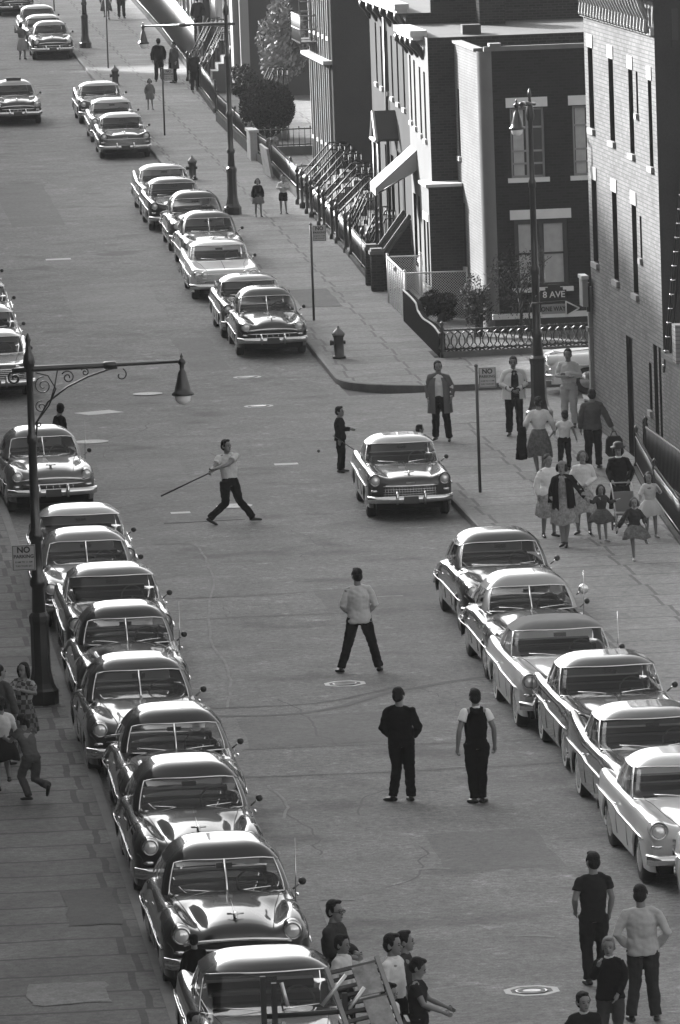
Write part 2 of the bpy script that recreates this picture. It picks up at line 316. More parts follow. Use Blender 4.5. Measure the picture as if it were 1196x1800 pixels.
def obox(mb, P0, U, N, u0, u1, z0, z1, d0, d1):
    """box in wall coordinates; d measured inwards from the wall face (negative = proud)"""
    P0, U, N = Vector(P0), Vector(U), Vector(N); n = len(mb.v)
    mb.v += [tuple(P0 + U * u + Vector((0, 0, z)) - N * d) for z in (z0, z1) for d in (d0, d1) for u in (u0, u1)]
    o = mb.smooth; mb.smooth = False
    for f in ((0, 2, 3, 1), (4, 5, 7, 6), (0, 1, 5, 4), (2, 6, 7, 3), (0, 4, 6, 2), (1, 3, 7, 5)): mb.face([n + i for i in f])
    mb.smooth = o
def window(par, P0, U, N, o, depth=.16, fm=None, pm=None, sill=None, lintel=None, mull=0, rails=(.5,), fw=.06, label=None, tm=None, curtain=None):
    ua, ub, za, zb = o[:4]; tm = tm or TRIM
    f = MB(); d0, d1 = depth - .06, depth - .005
    for q in ((ua, ua + fw, za, zb), (ub - fw, ub, za, zb), (ua + fw, ub - fw, za, za + fw), (ua + fw, ub - fw, zb - fw, zb)): obox(f, P0, U, N, *q, d0, d1)
    for k in range(mull):
        c = ua + (ub - ua) * (k + 1) / (mull + 1); obox(f, P0, U, N, c - fw * .5, c + fw * .5, za + fw, zb - fw, d0 + .01, d1)
    for r in rails:
        c = za + (zb - za) * r; obox(f, P0, U, N, ua + fw, ub - fw, c - .025, c + .025, d0 + .015, d1)
    w = f.build('window', fm or FRAMEM, par)
    p = MB(); obox(p, P0, U, N, ua + .002, ub - .002, za + .002, zb - .002, depth - .004, depth + .03); p.build('pane', pm or WINM, w)
    if curtain:
        c = MB()
        for a, b_ in curtain: obox(c, P0, U, N, a, b_, za + fw, zb - fw, d1 - .012, depth - .006)
        c.build('curtain', CURT, w)
    if sill: s_ = MB(); obox(s_, P0, U, N, ua - sill, ub + sill, za - .12, za, -.07, depth - .07); s_.build('sill', tm, w)
    if lintel: s_ = MB(); obox(s_, P0, U, N, ua - lintel[0], ub + lintel[0], zb + .02, zb + .02 + lintel[1], -.02, .05); s_.build('lintel', tm, w)
    return w
XU, YU = (1, 0, 0), (0, 1, 0); NX, NY = (-1, 0, 0), (0, -1, 0)
def shell(mb, x0, x1, y0, y1, z0, z1, faces='XxYy'):
    if 'x' in faces: mb.quad((x1, y0, z0), (x1, y1, z0), (x1, y1, z1), (x1, y0, z1))
    if 'y' in faces: mb.quad((x0, y1, z0), (x1, y1, z0), (x1, y1, z1), (x0, y1, z1))
    if 'X' in faces: mb.quad((x0, y0, z0), (x0, y1, z0), (x0, y1, z1), (x0, y0, z1))
    if 'Y' in faces: mb.quad((x0, y0, z0), (x1, y0, z0), (x1, y0, z1), (x0, y0, z1))
# --- white painted brick corner building, near block
B1 = tag(empty('corner_building', (18.1, 139, 0)), 'white painted brick corner building with slit windows and bracketed cornice', 'building')
def kid(o, par): o.parent = par; o.matrix_parent_inverse = Matrix.Translation(par.location).inverted(); return o
class Sub:      # builder that keeps world coordinates under a located thing
    pass
def put(mb, name, m, par):
    off = Vector(par.location); mb.v = [tuple(Vector(p) - off) for p in mb.v]; return mb.build(name, m, par)
_build = MB.build
def _b2(s, name, mats, parent=None, loc=None, noweld=True):
    if parent is not None and s.__dict__.get('w', False) is False and parent.get('_world'):
        off = Vector(parent['_off']); s.v = [tuple(Vector(p) - off) for p in s.v]
        o = _build(s, name, mats, parent, loc); o['_world'] = 1; o['_off'] = list(off); return o
    return _build(s, name, mats, parent, loc)
MB.build = _b2
def world_thing(name, loc, label, cat, group=None):
    """a thing whose parts are written in world coordinates"""
    o = empty(name, loc); tag(o, label, cat, group); o['_world'] = 1; o['_off'] = list(loc); return o
bpy.data.objects.remove(B1)
B1 = world_thing('corner_building', (18.1, 139, 0), 'white painted brick corner building with slit windows and bracketed cornice', 'building')
Y0 = 133.2
ops = [(y0 - Y0, y1 - Y0, a, b_) for y0, y1, a, b_ in [(143.35, 144.2, 6.9, 8.68), (139.9, 140.7, 6.81, 8.58), (136.75, 137.45, 6.72, 8.49), (135.95, 136.25, 7.62, 8.5), (133.85, 134.4, 6.62, 8.4),
       (143.35, 144.25, 3.92, 5.75), (139.95, 140.75, 3.79, 5.69), (136.8, 137.55, 3.74, 5.62), (136.0, 136.3, 4.57, 5.46), (138.1, 139.1, .15, 2.71), (134.15, 134.75, .27, 2.89), (133.6, 133.95, .27, 2.9), (135.1, 135.5, 1.44, 2.44), (136.4, 136.8, .2, 1.1)]]
w = MB(); wall(w, (18.1, Y0, 0), YU, NX, 144.8 - Y0, 0, 9.55, ops, .16); w.build('wall', [BRICK_W, JAMB_SHADE], B1)
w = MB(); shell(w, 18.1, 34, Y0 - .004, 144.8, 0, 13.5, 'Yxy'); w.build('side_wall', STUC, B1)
w = MB(); w.quad((18.15, Y0, 10.3), (34, Y0, 10.3), (34, 144.8, 10.3), (18.15, 144.8, 10.3)); w.build('roof', ROOFM, B1)
for k, o in enumerate(ops):
    door = o[2] < .3 and k < 12
    if door: d = MB(); obox(d, (18.1, Y0, 0), YU, NX, o[0] + .01, o[1] - .01, o[2], o[3] - .01, .1, .15); d.build('door', DARKW, B1)
    else: window(B1, (18.1, Y0, 0), YU, NX, o, .16, fm=DARKM, sill=.05 if o[1] - o[0] > .5 else .02, lintel=(.08, .28) if o[1] - o[0] > .5 else None, tm=mat('painted_brick_trim', .3, .7))
c = MB(); c.smooth = False; CX = 18.1
c.box(CX - .3, CX + .05, Y0 - .02, 144.85, 10.15, 10.35); c.box(CX - .08, CX - .003, Y0, 144.8, 9.36, 9.5)
n_ = 22
for k in range(n_):
    y = Y0 + .28 + k * (144.55 - Y0 - .25) / n_
    c.tube([(CX, y, 9.48), (CX - .14, y, 9.5), (CX - .12, y, 9.7), (CX - .2, y, 9.92), (CX - .27, y, 10.12), (CX - .1, y, 10.16)], [.05, .07, .055, .075, .085, .06], 6); c.ball((CX - .13, y, 9.46), .075, 8, 5)
    c.box(CX - .05, CX - .003, y + .14, y + .34, 9.56, 9.9)
c.build('cornice', mat('cornice_weathered', .34, .6, n1=.3, s1=6), B1)
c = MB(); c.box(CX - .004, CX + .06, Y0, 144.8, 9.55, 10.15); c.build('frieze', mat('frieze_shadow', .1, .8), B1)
window(B1, (18.1, Y0 - .004, 0), XU, NY, (.38, .5, 9.25, 9.9), .0 + .05, fm=DARKM, sill=.03, tm=STUC)
s_ = MB(); s_.box(18.02, 18.098, 144.78, 145.02, 0, 3.3); s_.box(17.99, 18.1, 144.74, 145.06, 0, .5); s_.box(17.98, 18.1, 144.72, 145.08, 2.3, 2.4); s_.box(18.03, 18.3, 144.803, 145.0, 0, 3.3); s_.build('corner_pilaster', mat('pilaster_paint', .3, .7, n1=.2, s1=3), B1)
s_ = MB(); s_.box(17.9, 18.06, 144.55, 145.2, 3.28, 3.34)
o = world_thing('shop_sign', (18.0, 145, 2.8), 'small pale box sign hanging on the far corner of the white building', 'sign')
s_ = MB(); s_.box(17.86, 17.98, 144.5, 145.1, 2.88, 3.5); s_.build('sign_box', mat('sign_face', .33, .6, n1=.15, s1=7), o)
s_ = MB(); s_.box(17.84, 18.0, 144.47, 145.13, 3.5, 3.58); s_.build('cap', WHITEP, o)
s_ = MB(); s_.box(17.98, 18.05, 144.75, 144.85, 2.75, 3.4); s_.build('bracket', DARKM, o)
o = world_thing('letter_box', (18.05, 145.1, 0), 'small box with a white sloping lid at the white building corner', 'letter box')
s_ = MB(); s_.box(17.98, 18.02, 145.1, 145.14, .13, .62); s_.build('post', DARKM, o)
s_ = MB(); s_.box(17.9, 18.1, 145.05, 145.25, .5, .74); s_.build('box', IRON, o)
s_ = MB(); s_.smooth = False; s_.v += [(17.88, 145.0, .74), (18.12, 145.0, .68), (18.12, 145.3, .72), (17.88, 145.3, .82), (17.88, 145.0, .78), (18.12, 145.0, .72), (18.12, 145.3, .76), (17.88, 145.3, .86)]
for f in ((0, 1, 2, 3), (4, 7, 6, 5), (0, 4, 5, 1), (1, 5, 6, 2), (2, 6, 7, 3), (3, 7, 4, 0)): s_.face(f)
s_.build('lid', WHITEP, o)
# fire escape ladder on the dark side wall
o = world_thing('fire_escape_ladder', (18.3, 133.0, 2.4), 'black fire escape ladder with bright studs on the dark side wall of the white building', 'ladder')
for dx, dy in ((0, 0), (.11, .02)):
    s_ = MB(); s_.tube([(18.06 + dx, 132.95 + dy, 2.45), (18.49 + dx, 132.95 + dy, 6.0), (18.9 + dx, 132.95 + dy, 9.2)], .025, 6); s_.build('rail', IRON, o)
for k in range(22): s_ = MB(); t_ = k / 22; s_.tube([(18.06 + .8 * t_, 132.93, 2.6 + 6.4 * t_), (18.17 + .8 * t_, 132.97, 2.6 + 6.4 * t_)], .016, 6); s_.ball((18.06 + .8 * t_, 132.92, 2.6 + 6.4 * t_), .028, 8, 5); s_.build('rung', CHROME, o)
# one storey wing in front of it
o = world_thing('brick_wing', (18.1, 129, 0), 'low one storey grey brick wing against the dark side wall', 'building')
w = MB(); wall(w, (18.1, 121, 0), YU, NX, Y0 - .01 - 121, 0, 2.75, [(8.7, 9.5, 1.0, 2.2), (5, 5.9, .15, 2.3)], .15); shell(w, 18.1, 30, 121, Y0 - .01, 0, 2.75, 'Yx'); w.build('wall', BRICK_G, o)
w = MB(); w.box(18.05, 30, 120.95, Y0 - .012, 2.75, 2.85); w.build('roof', ROOFM, o)
window(o, (18.1, 121, 0), YU, NX, (8.7, 9.5, 1.0, 2.2), .15, sill=.06)
w = MB(); obox(w, (18.1, 121, 0), YU, NX, 5.01, 5.89, .15, 2.29, .1, .14); w.build('door', DARKW, o)
w = MB(); w.box(18.0, 18.34, 130.6, 131.1, 2.85, 3.62); w.build('chimney', BRICK_W, o); 
# --- dark brick corner house, far block
B2 = world_thing('corner_house', (18.2, 168, 0), 'dark brick corner house with big pale lintels behind the iron fence', 'building')
ZT = 7.6; P0 = (18.55, 167.7, 0)
fo = [(18.98, 19.86, 4.31, 6.11), (20.6, 21.46, 4.31, 6.11), (19.0, 20.39, 1.46, 3.21), (22.2, 23.1, 4.31, 6.11), (22.2, 23.4, 1.46, 3.21)]
fo = [(a - 18.55, b_ - 18.55, c_, d) for a, b_, c_, d in fo]
w = MB(); wall(w, P0, XU, NY, 11.5, .1, ZT, fo, .14); w.build('front_wall', [BRICK_D, JAMB_SHADE], B2)
for k, q in enumerate(fo):
    big = k in (2, 4)
    window(B2, P0, XU, NY, q, .14, fm=DARKM if big else mat('sash_paint', .36, .6), sill=.1, lintel=(.1, .25), mull=1, rails=(.5,) if big else (.2, .38, .72), fw=.11 if big else .055,
           curtain=[(q[0] + .12, q[0] + (q[1] - q[0]) * .42), (q[0] + (q[1] - q[0]) * .56, q[1] - .12)] if big else [(q[0] + .08, q[0] + (q[1] - q[0]) * .4)] )
w = MB(); so = [(172.6 - 168.05, 173.0 - 168.05, 4.62, 6.41), (172.05 - 168.05, 172.6 - 168.05, 1.71, 3.41)]
wall(w, (18.2, 168.05, 0), YU, NX, 5.5, .1, ZT, so, .2); w.build('street_wall', [brick_mat('limewashed_brick', .36, .26, 'Y', var=.08), JAMB_SHADE], B2)
for q in so: window(B2, (18.2, 168.05, 0), YU, NX, q, .2, fm=DARKM, sill=.06, tm=WHITEP)
w = MB(); R = [[(18.55 - .35 * math.cos(t_), 168.05 - .35 * math.sin(t_), z) for t_ in [rad(90) * k / 8 for k in range(9)]] for z in (.1, ZT)]; w.rings(R, False); w.build('rounded_corner', mat('limewash', .27, .8, spec=0, n1=.15, s1=2), B2)
w = MB(); shell(w, 18.2, 30.05, 167.7, 173.55, .1, ZT, 'xy'); w.build('back_wall', BRICK_SIDE, B2)
w = MB(); w.quad((18.3, 168, ZT - .3), (30, 168, ZT - .3), (30, 173.5, ZT - .3), (18.3, 173.5, ZT - .3)); w.build('roof', ROOFM, B2)
w = MB(); w.box(18.35, 30.1, 167.62, 167.8, ZT, ZT + .12); w.box(18.14, 18.4, 168.2, 173.5, ZT, ZT + .07); w.box(18.5, 18.8, 167.6, 168.1, ZT + .12, ZT + .2); w.build('coping', mat('coping_stone', .2, .8, n1=.4, s1=3), B2)
w = MB(); w.box(18.36, 30, 167.6, 167.698, .67, .81); w.build('water_table', TRIM, B2); w = MB(); w.box(18.42, 30, 167.62, 167.697, .14, .67); w.build('plinth', mat('plinth', .035, .8), B2)
# low bay between the two houses
o = world_thing('bay_window', (17.3, 173, 0), 'single storey dark brick bay with a pale flat top beside the corner house', 'bay')
w = MB(); wall(w, (17.28, 172.4, 0), YU, NX, 1.9, .2, 3.85, [(.25, .75, 1.2, 2.9), (1.1, 1.6, 1.2, 2.9)], .1); w.build('bay_front', [STUCW, JAMB_SHADE], o)
w = MB(); shell(w, 17.282, 18.198, 172.398, 173.57, .2, 3.85, 'Yy'); w.build('bay_side', BRICK_SIDE, o)
for q in ((.25, .75, 1.2, 2.9), (1.1, 1.6, 1.2, 2.9)): window(o, (17.28, 172.4, 0), YU, NX, q, .1, sill=.08, lintel=(.1, .2), tm=WHITEP)
w = MB(); w.box(17.2, 18.18, 172.33, 174.3, 3.85, 3.93); w.build('bay_roof', WHITEP, o)
# --- row of houses
def row_house(y0, y1, zt, X, fmat, wins, label, zbase=.25, sidem=BRICK_SIDE, depth=.18, xback=30, extra=None, doors=(), winfm=None):
    o = world_thing('row_house', (X, (y0 + y1) / 2, gz(y0)), label, 'house'); g = gz(y0)
    ops = [(a - y0, b_ - y0, c_, d) for a, b_, c_, d in wins] + [(a - y0, b_ - y0, c_, d) for a, b_, c_, d in doors]
    w = MB(); wall(w, (X, y0, 0), YU, NX, y1 - y0, g, zt, ops, depth); w.build('facade', [fmat, JAMB_SHADE], o)
    w = MB(); shell(w, X, xback, y0 - .003, y1, g, zt, 'Yxy'); w.build('side_wall', sidem, o)
    for q in ops[:len(wins)]: window(o, (X, y0, 0), YU, NX, q, depth, sill=.06, tm=WHITEP, fm=winfm or DARKM)
    for q in ops[len(wins):]: w = MB(); obox(w, (X, y0, 0), YU, NX, q[0] + .01, q[1] - .01, q[2], q[3] - .01, depth - .05, depth); w.build('door', DARKW, o)
    w = MB(); w.quad((X + .02, y0, zt - .06), (xback, y0, zt - .06), (xback, y1, zt + .15), (X + .02, y1, zt + .15)); w.build('roof', ROOFM, o)
    return o
def cornice(o, X, y0, y1, z, m, proj=.36, n=4):
    w = MB(); w.smooth = False; w.box(X - proj, X + .1, y0, y1, z, z + .16); w.box(X - proj * .8, X + .05, y0 + .05, y1 - .05, z - .1, z); w.build('cornice', m, o)
    for k in range(n):
        y = y0 + .15 + k * (y1 - y0 - .3) / (n - 1); w = MB(); w.tube([(X - proj * .8, y, z - .08), (X - proj * .75, y, z - .2), (X - proj * .3, y, z - .36), (X - .04, y, z - .5), (X, y, z - .62)], [.08, .11, .1, .08, .05], 6); w.build('bracket', DARKM, o)
wins = [(c - .22, c + .22, z, z + 1.8) for c, z in ((174.75, 5.0), (175.95, 5.08), (177.4, 5.2), (178.5, 5.3))] + [(174.5, 175.0, 1.5, 3.2), (177.0, 177.5, 1.6, 3.3)]
H1 = row_house(173.6, 179.2, 7.75, 17.5, STUCW, wins, 'white fronted row house with tall dark windows beside the corner house', doors=[(178.0, 178.8, 1.3, 3.3)])
cornice(H1, 17.5, 174.6, 179.15, 7.75, WHITEP)
w = MB(); w.box(19.4, 20.1, 178.0, 178.8, 7.6, 8.9); w.build('chimney', BRICK_SIDE, H1)
w = MB(); w.box(18.6, 19.1, 175.0, 175.5, 7.65, 8.0); w.build('vent', DARKM, H1)
wins = [(c - .25, c + .2, z, z + 1.72) for c, z in ((180.4, 5.55), (182.1, 5.62), (183.75, 5.7), (185.2, 5.78), (186.8, 5.85), (188.4, 5.9))] + [(c - .25, c + .2, 2.3, 4.2) for c in (181.3, 183, 186.5)]
H2 = row_house(179.22, 190.2, 8.2, 17.5, FACG, wins, 'tall grey fronted row house with six narrow windows above a gabled door hood', doors=[(184.2, 185.1, 1.6, 4.0), (188.6, 189.4, 1.6, 4.0)], winfm=mat('grey_sash', .22, .6))
cornice(H2, 17.5, 179.3, 190, 8.3, mat('pale_cornice', .42, .7), .3, 6)
w = MB(); w.tube([(17.44, 185.0, 8.2), (17.42, 185.0, 1.5)], .05, 6); w.build('drainpipe', DARKM, H2)
w = MB(); w.box(20.2, 21.2, 182, 183, 8.0, 9.4); w.build('chimney', BRICK_SIDE, H2); w = MB(); w.box(18.2, 28, 179.24, 179.44, 8.2, 8.55); w.build('parapet', BRICK_SIDE, H2)
# door hoods
def gable_hood(y, z):
    o = world_thing('door_hood', (17.4, y, z), 'dark gabled door hood with a white front on the grey house', 'door hood')
    w = MB(); w.smooth = False; L = .62
    for s_ in (-1, 1): w.v += [];
    a = [(17.5 - L, y - .75, z), (17.5 - L, y, z + .75), (17.5 - L, y + .75, z), (17.495, y - .75, z), (17.495, y, z + .75), (17.495, y + .75, z)]
    w.v += a; w.face((0, 1, 4, 3)); w.face((1, 2, 5, 4)); w.v += [(p[0], p[1], p[2] - .08) for p in a]; w.face((6, 9, 10, 7)); w.face((7, 10, 11, 8)); w.face((0, 6, 7, 1)); w.face((1, 7, 8, 2)); w.face((0, 3, 9, 6)); w.face((2, 8, 11, 5)); w.build('hood_roof', DARKW, o)
    w = MB(); w.smooth = False; X = 17.5 - L - .02; w.tube([(X, y - .8, z - .05), (X, y, z + .74)], .05, 6); w.tube([(X, y + .8, z - .05), (X, y, z + .74)], .05, 6); w.tube([(X, y - .78, z - .05), (X, y + .78, z - .05)], .06, 6); w.build('bargeboard', WHITEP, o)
    for s_ in (-.7, .7): w = MB(); w.tube([(17.5 - L + .05, y + s_, z), (17.5 - L + .05, y + s_, 1.6)], .05, 6); w.build('post', DARKM, o)
gable_hood(183.2, 4.6)
o = world_thing('door_awning', (17.4, 178.5, 3.5), 'white sloping canvas door awning on the white row house', 'awning')
w = MB(); w.smooth = False; a = [(17.49, 177.4, 4.55), (17.49, 179.0, 4.6), (16.35, 179.2, 3.62), (16.35, 177.6, 3.55)]; bq = [(17.49, 177.4, 4.0), (17.49, 179.0, 4.0), (16.35, 179.2, 3.4), (16.35, 177.6, 3.33)]
w.v += a + bq
for f in ((0, 1, 2, 3), (0, 3, 7, 4), (1, 5, 6, 2), (3, 2, 6, 7)): w.face(f)
w.build('canvas', mat('awning_canvas', .42, .8, n1=.08, s1=5), o)
w = MB()
for y in (177.45, 179.1): w.tube([(16.4, y + .1, 3.4), (17.48, y, 4.0)], .02, 5)
w.build('frame', DARKM, o)
# --- brownstones farther up
def brownstone(y0, y1, X, zt, label, cols, step=None, m=BROWN, xb=30, side=None):
    g = gz(y0); wins = []
    for c in cols:
        wins += [(c - .28, c + .28, z, z + 1.9) for z in (g + 1.9, g + 5.4, g + 8.6)]
    o = row_house(y0, y1, zt, X, m, wins, label, sidem=side or STUC, depth=.22, winfm=FRAMEM, xback=xb)
    w = MB()
    for z in (g + 4.55, g + 8.0): w.box(X - .3, X + .02, y0 + .02, y1, z, z + .12)
    w.build('string_course', mat('ledge_stone', .4, .8, n1=.3, s1=3), o)
    w = MB()
    for c in cols:
        for s_ in (-.36, .36): w = MB(); w.box(X - .08, X + .02, c + s_ - .05, c + s_ + .05, g + .6, g + 4.5); w.box(X - .06, X + .02, c + s_ - .05, c + s_ + .05, g + 4.5, g + 7.6); w.build('pilaster', mat('pilaster_stone', .36, .7, n1=.2, s1=2), o)
    return o
H3 = brownstone(208.5, 217.2, 17.95, 13.5, 'dark brownstone with pale window surrounds and a blank side wall', (209.6, 211.2, 212.8, 214.4, 216.1))
H4 = brownstone(258, 274, 18.75, 14, 'brownstone with a pale corner strip behind the leafy tree', (260, 262.5, 265, 268), side=mat('side_render', .11, .9, spec=0, n1=.2, s1=.5))
w = MB(); w.box(18.6, 18.95, 257.9, 258.6, 1.9, 14); w.box(18.35, 18.8, 258.5, 259.8, 1.9, 6.2); w.build('corner_strip', mat('corner_strip_paint', .38, .8), H4)
H5 = brownstone(285, 300, 18.9, 14, 'dark house with white pillars at its door, far up the street', (287, 289, 291.5, 294, 297), side=mat('side_render_far', .06, .9, spec=0))
w = MB()
for x, y in ((18.6, 284.7), (18.85, 284.7), (18.6, 286.6)): w.tube([(x, y, 2.5), (x, y, 6.5)], .09, 8)
w.build('pillar', WHITEP, H5)
brownstone(301, 330, 19.2, 12, 'row of brick fronts beyond the pillared house at the top of the street', (304, 308, 312, 316, 320, 325))
# fire escape on the brownstone
o = world_thing('fire_escape', (17.2, 219, 5), 'pale iron fire escape balcony with ladders on the brownstone front', 'fire escape')
for z in (6.0, 9.2):
    w = MB(); w.box(17.35, 17.95, 213.5, 217, z, z + .05); w.build('platform', IRON, o)
    w = MB()
    for y in [213.5 + .2 * k for k in range(18)]: w.tube([(17.37, y, z), (17.37, y, z + .9)], .012, 4)
    for zz in (z + .45, z + .9): w.tube([(17.9, 213.5, zz), (17.37, 213.5, zz), (17.37, 217, zz), (17.9, 217, zz)], .025, 5)
    w.build('guard_rail', mat('galvanised', .3, .5), o)
w = MB()
for x in (17.42, 17.78): w.tube([(x, 214.2, 6.0), (x, 214.6, 13)], .025, 5)
for k in range(22): w.tube([(17.42, 214.22 + k * .018, 6.1 + k * .31), (17.78, 214.22 + k * .018, 6.1 + k * .31)], .016, 4)
w.build('ladder', mat('galvanised', .3, .5), o)
# --- houses along the left side of the street (unseen; heights, steps and closed cross street shaped for their shade)
LEFTB = brick_mat('left_side_brick', .14, .12, 'Y')
def left_block(y0, y1, zt, label):
    o = world_thing('unseen_apartment_house', (-1, (y0 + y1) / 2, 0), label, 'apartment house'); g = gz(y0); X = -.6; ops = []
    k = max(1, int((y1 - y0) / 3))
    for i in range(k):
        u = (i + .5) * (y1 - y0) / k
        for z in range(4): 
            if g + 1.4 + z * 3.3 + 2 < zt - .4: ops.append((u - .5, u + .5, g + 1.4 + z * 3.3, g + 3.3 + z * 3.3))
    w = MB(); wall(w, (X, y0, 0), YU, (1, 0, 0), y1 - y0, g, zt, ops, .2); shell(w, X - 12, X, y0, y1, g, zt, 'XYy'); w.quad((X - 12, y0, zt), (X, y0, zt), (X, y1, zt), (X - 12, y1, zt)); w.build('wall', LEFTB, o)
    w = MB(); w.box(X - .4, X - .2, y0 + .1, y1 - .1, g + .2, zt - .1); w.build('pane', WINM, o)
    w = MB(); w.box(X - .003, X + .45, y0, y1, zt - .5, zt + .02); w.build('cornice', DARKM, o)
WORDS = ['plain', 'tall', 'long', 'narrow', 'broad', 'middle', 'high', 'stepped', 'corner', 'wide', 'low', 'lower', 'last']
for k, a in enumerate([(60, 95, 12.0), (95.02, 130, 12.3), (130.02, 157.0, 12.5), (157.02, 160.5, 16.0), (160.52, 164, 16.4), (164.02, 167.5, 16.9), (167.52, 171, 17.3), (171.02, 185, 17.5), (185.02, 212, 12.4), (212.02, 240, 12.3), (240.02, 262, 14.3), (262.02, 298, 14.8), (306, 380, 15.2)]):
    left_block(*a, '%s unseen brick apartment house on the left side, height set for shade, number %d up the street' % (WORDS[k], k + 1))
# air
hb = MB(); hb.box(-120, 120, -30, 700, -2, 26); hz_ = hb.build('haze', [])
hm = bpy.data.materials.new('haze'); hm.use_nodes = True; hn = hm.node_tree.nodes; hn.remove(hn['Principled BSDF']); pv = hn.new('ShaderNodeVolumePrincipled')
pv.inputs['Density'].default_value = .00008; pv.inputs['Color'].default_value = (.9, .9, .9, 1); hm.node_tree.links.new(pv.outputs[0], hn['Material Output'].inputs['Volume'])
hz_.data.materials.append(hm); hz_['kind'] = 'stuff'
# ------------------------------------------------------------------ fences, stoops
def iron_fence(pts, h, label, base=.15, gap=.14, curly=False, finial=True, rails=2, posts=None, group='iron garden fences', topm=None, pr=.014, z_off=.15):
    o = world_thing('iron_fence', (pts[0][0], pts[0][1], gz(pts[0][1])), label, 'fence', group)
    st, rl, pk = MB(), MB(), MB()
    for (xa, ya), (xb, yb) in zip(pts[:-1], pts[1:]):
        L = math.hypot(xb - xa, yb - ya); n = max(1, int(L / gap)); za, zb = gz(ya) + z_off, gz(yb) + z_off
        ux, uy = (xb - xa) / L, (yb - ya) / L; q = (-uy * .1, ux * .1)
        if base:
            k = len(st.v); st.v += [(xa + q[0], ya + q[1], za - .2), (xa - q[0], ya - q[1], za - .2), (xb - q[0], yb - q[1], zb - .2), (xb + q[0], yb + q[1], zb - .2), (xa + q[0], ya + q[1], za + base), (xa - q[0], ya - q[1], za + base), (xb - q[0], yb - q[1], zb + base), (xb + q[0], yb + q[1], zb + base)]
            s0 = st.smooth; st.smooth = False
            for f in ((0, 1, 5, 4), (1, 2, 6, 5), (2, 3, 7, 6), (3, 0, 4, 7), (4, 5, 6, 7)): st.face([k + i for i in f])
            st.smooth = s0
        for r in range(rails):
            zz = (base + .06) + (h - base - .1) * (r / max(1, rails - 1)); rl.tube([(xa, ya, za + zz), (xb, yb, zb + zz)], .024, 6)
        for i in range(n + 1):
            t = i / n; x, y, z = xa + (xb - xa) * t, ya + (yb - ya) * t, za + (zb - za) * t
            if curly:
                w_ = gap * .42
                pk.tube([(x - ux * w_, y - uy * w_, z + base), (x + ux * w_, y + uy * w_, z + base + .1), (x + ux * w_ * .3, y + uy * w_ * .3, z + base + .2), (x + ux * w_ * .3, y + uy * w_ * .3, z + h - .28), (x + ux * w_, y + uy * w_, z + h - .14), (x - ux * w_, y - uy * w_, z + h - .02)], .02, 5)
                pk.tube([(x + ux * w_, y + uy * w_, z + base), (x - ux * w_, y - uy * w_, z + base + .1), (x - ux * w_ * .3, y - uy * w_ * .3, z + base + .2), (x - ux * w_ * .3, y - uy * w_ * .3, z + h - .28), (x - ux * w_, y - uy * w_, z + h - .14), (x + ux * w_, y + uy * w_, z + h - .02)], .02, 5)
            else:
                pk.tube([(x, y, z + base * .8), (x, y, z + h)], pr, 5)
                if finial and i % 2 == 0: pk.ball((x, y, z + h + .02), (.026, .026, .045), 6, 4)
    if base: st.build('stone_base', mat('fence_base_stone', .19, .8, spec=0, n1=.3, s1=2), o)
    rl.build('rail', topm or IRON, o); pk.build('picket_row', IRON, o)
    for (x, y) in (posts or [pts[0], pts[-1]]):
        p = MB(); z = gz(y) + z_off; p.lathe([(.07, 0), (.07, .1), (.045, .14), (.04, h * .9), (.06, h), (.03, h + .05), (.055, h + .12), (.01, h + .2)], (x, y, z), 10); p.build('post', IRON, o)
    return o
iron_fence([(16.5, 162.4), (20.5, 162.7), (26, 163)], .72, 'black scrollwork iron fence on a stone kerb along the cross street', base=.14, gap=.2, curly=True, posts=[(16.5, 162.4), (20.5, 162.7)])
# low wall with a wavy pale coping
o = world_thing('low_wall', (16.5, 167, 0), 'low dark garden wall with a wavy white coping on the corner', 'wall')
w, c = MB(), MB(); R, Q = [], []
for k in range(25):
    y = 162.45 + k * (171.55 - 162.45) / 24; t_ = k / 24; z = gz(y) + .74 + (.12 if t_ > .62 else 0) * 1 + .06 * math.sin(t_ * 9) * (1 - t_) + .1 * max(0, min(1, (t_ - .45) / .2))
    R.append([(16.42, y, gz(y) + .1), (16.42, y, z), (16.58, y, z), (16.58, y, gz(y) + .1)]); Q.append([(16.41, y, z), (16.41, y, z + .03), (16.45, y, z + .03), (16.45, y, z)])
w.smooth = c.smooth = False; w.rings(R, False, True, True); c.rings(Q, True, True, True); w.build('wall', mat('dark_hedge_wall', .03, .9, spec=0, n1=.4, s1=12), o); c.build('coping', WHITEP, o)
w = MB(); w.box(16.3, 16.41, 162.5, 168, .14, .26); w.build('plinth', mat('fence_base_stone', .19, .8, spec=0), o)
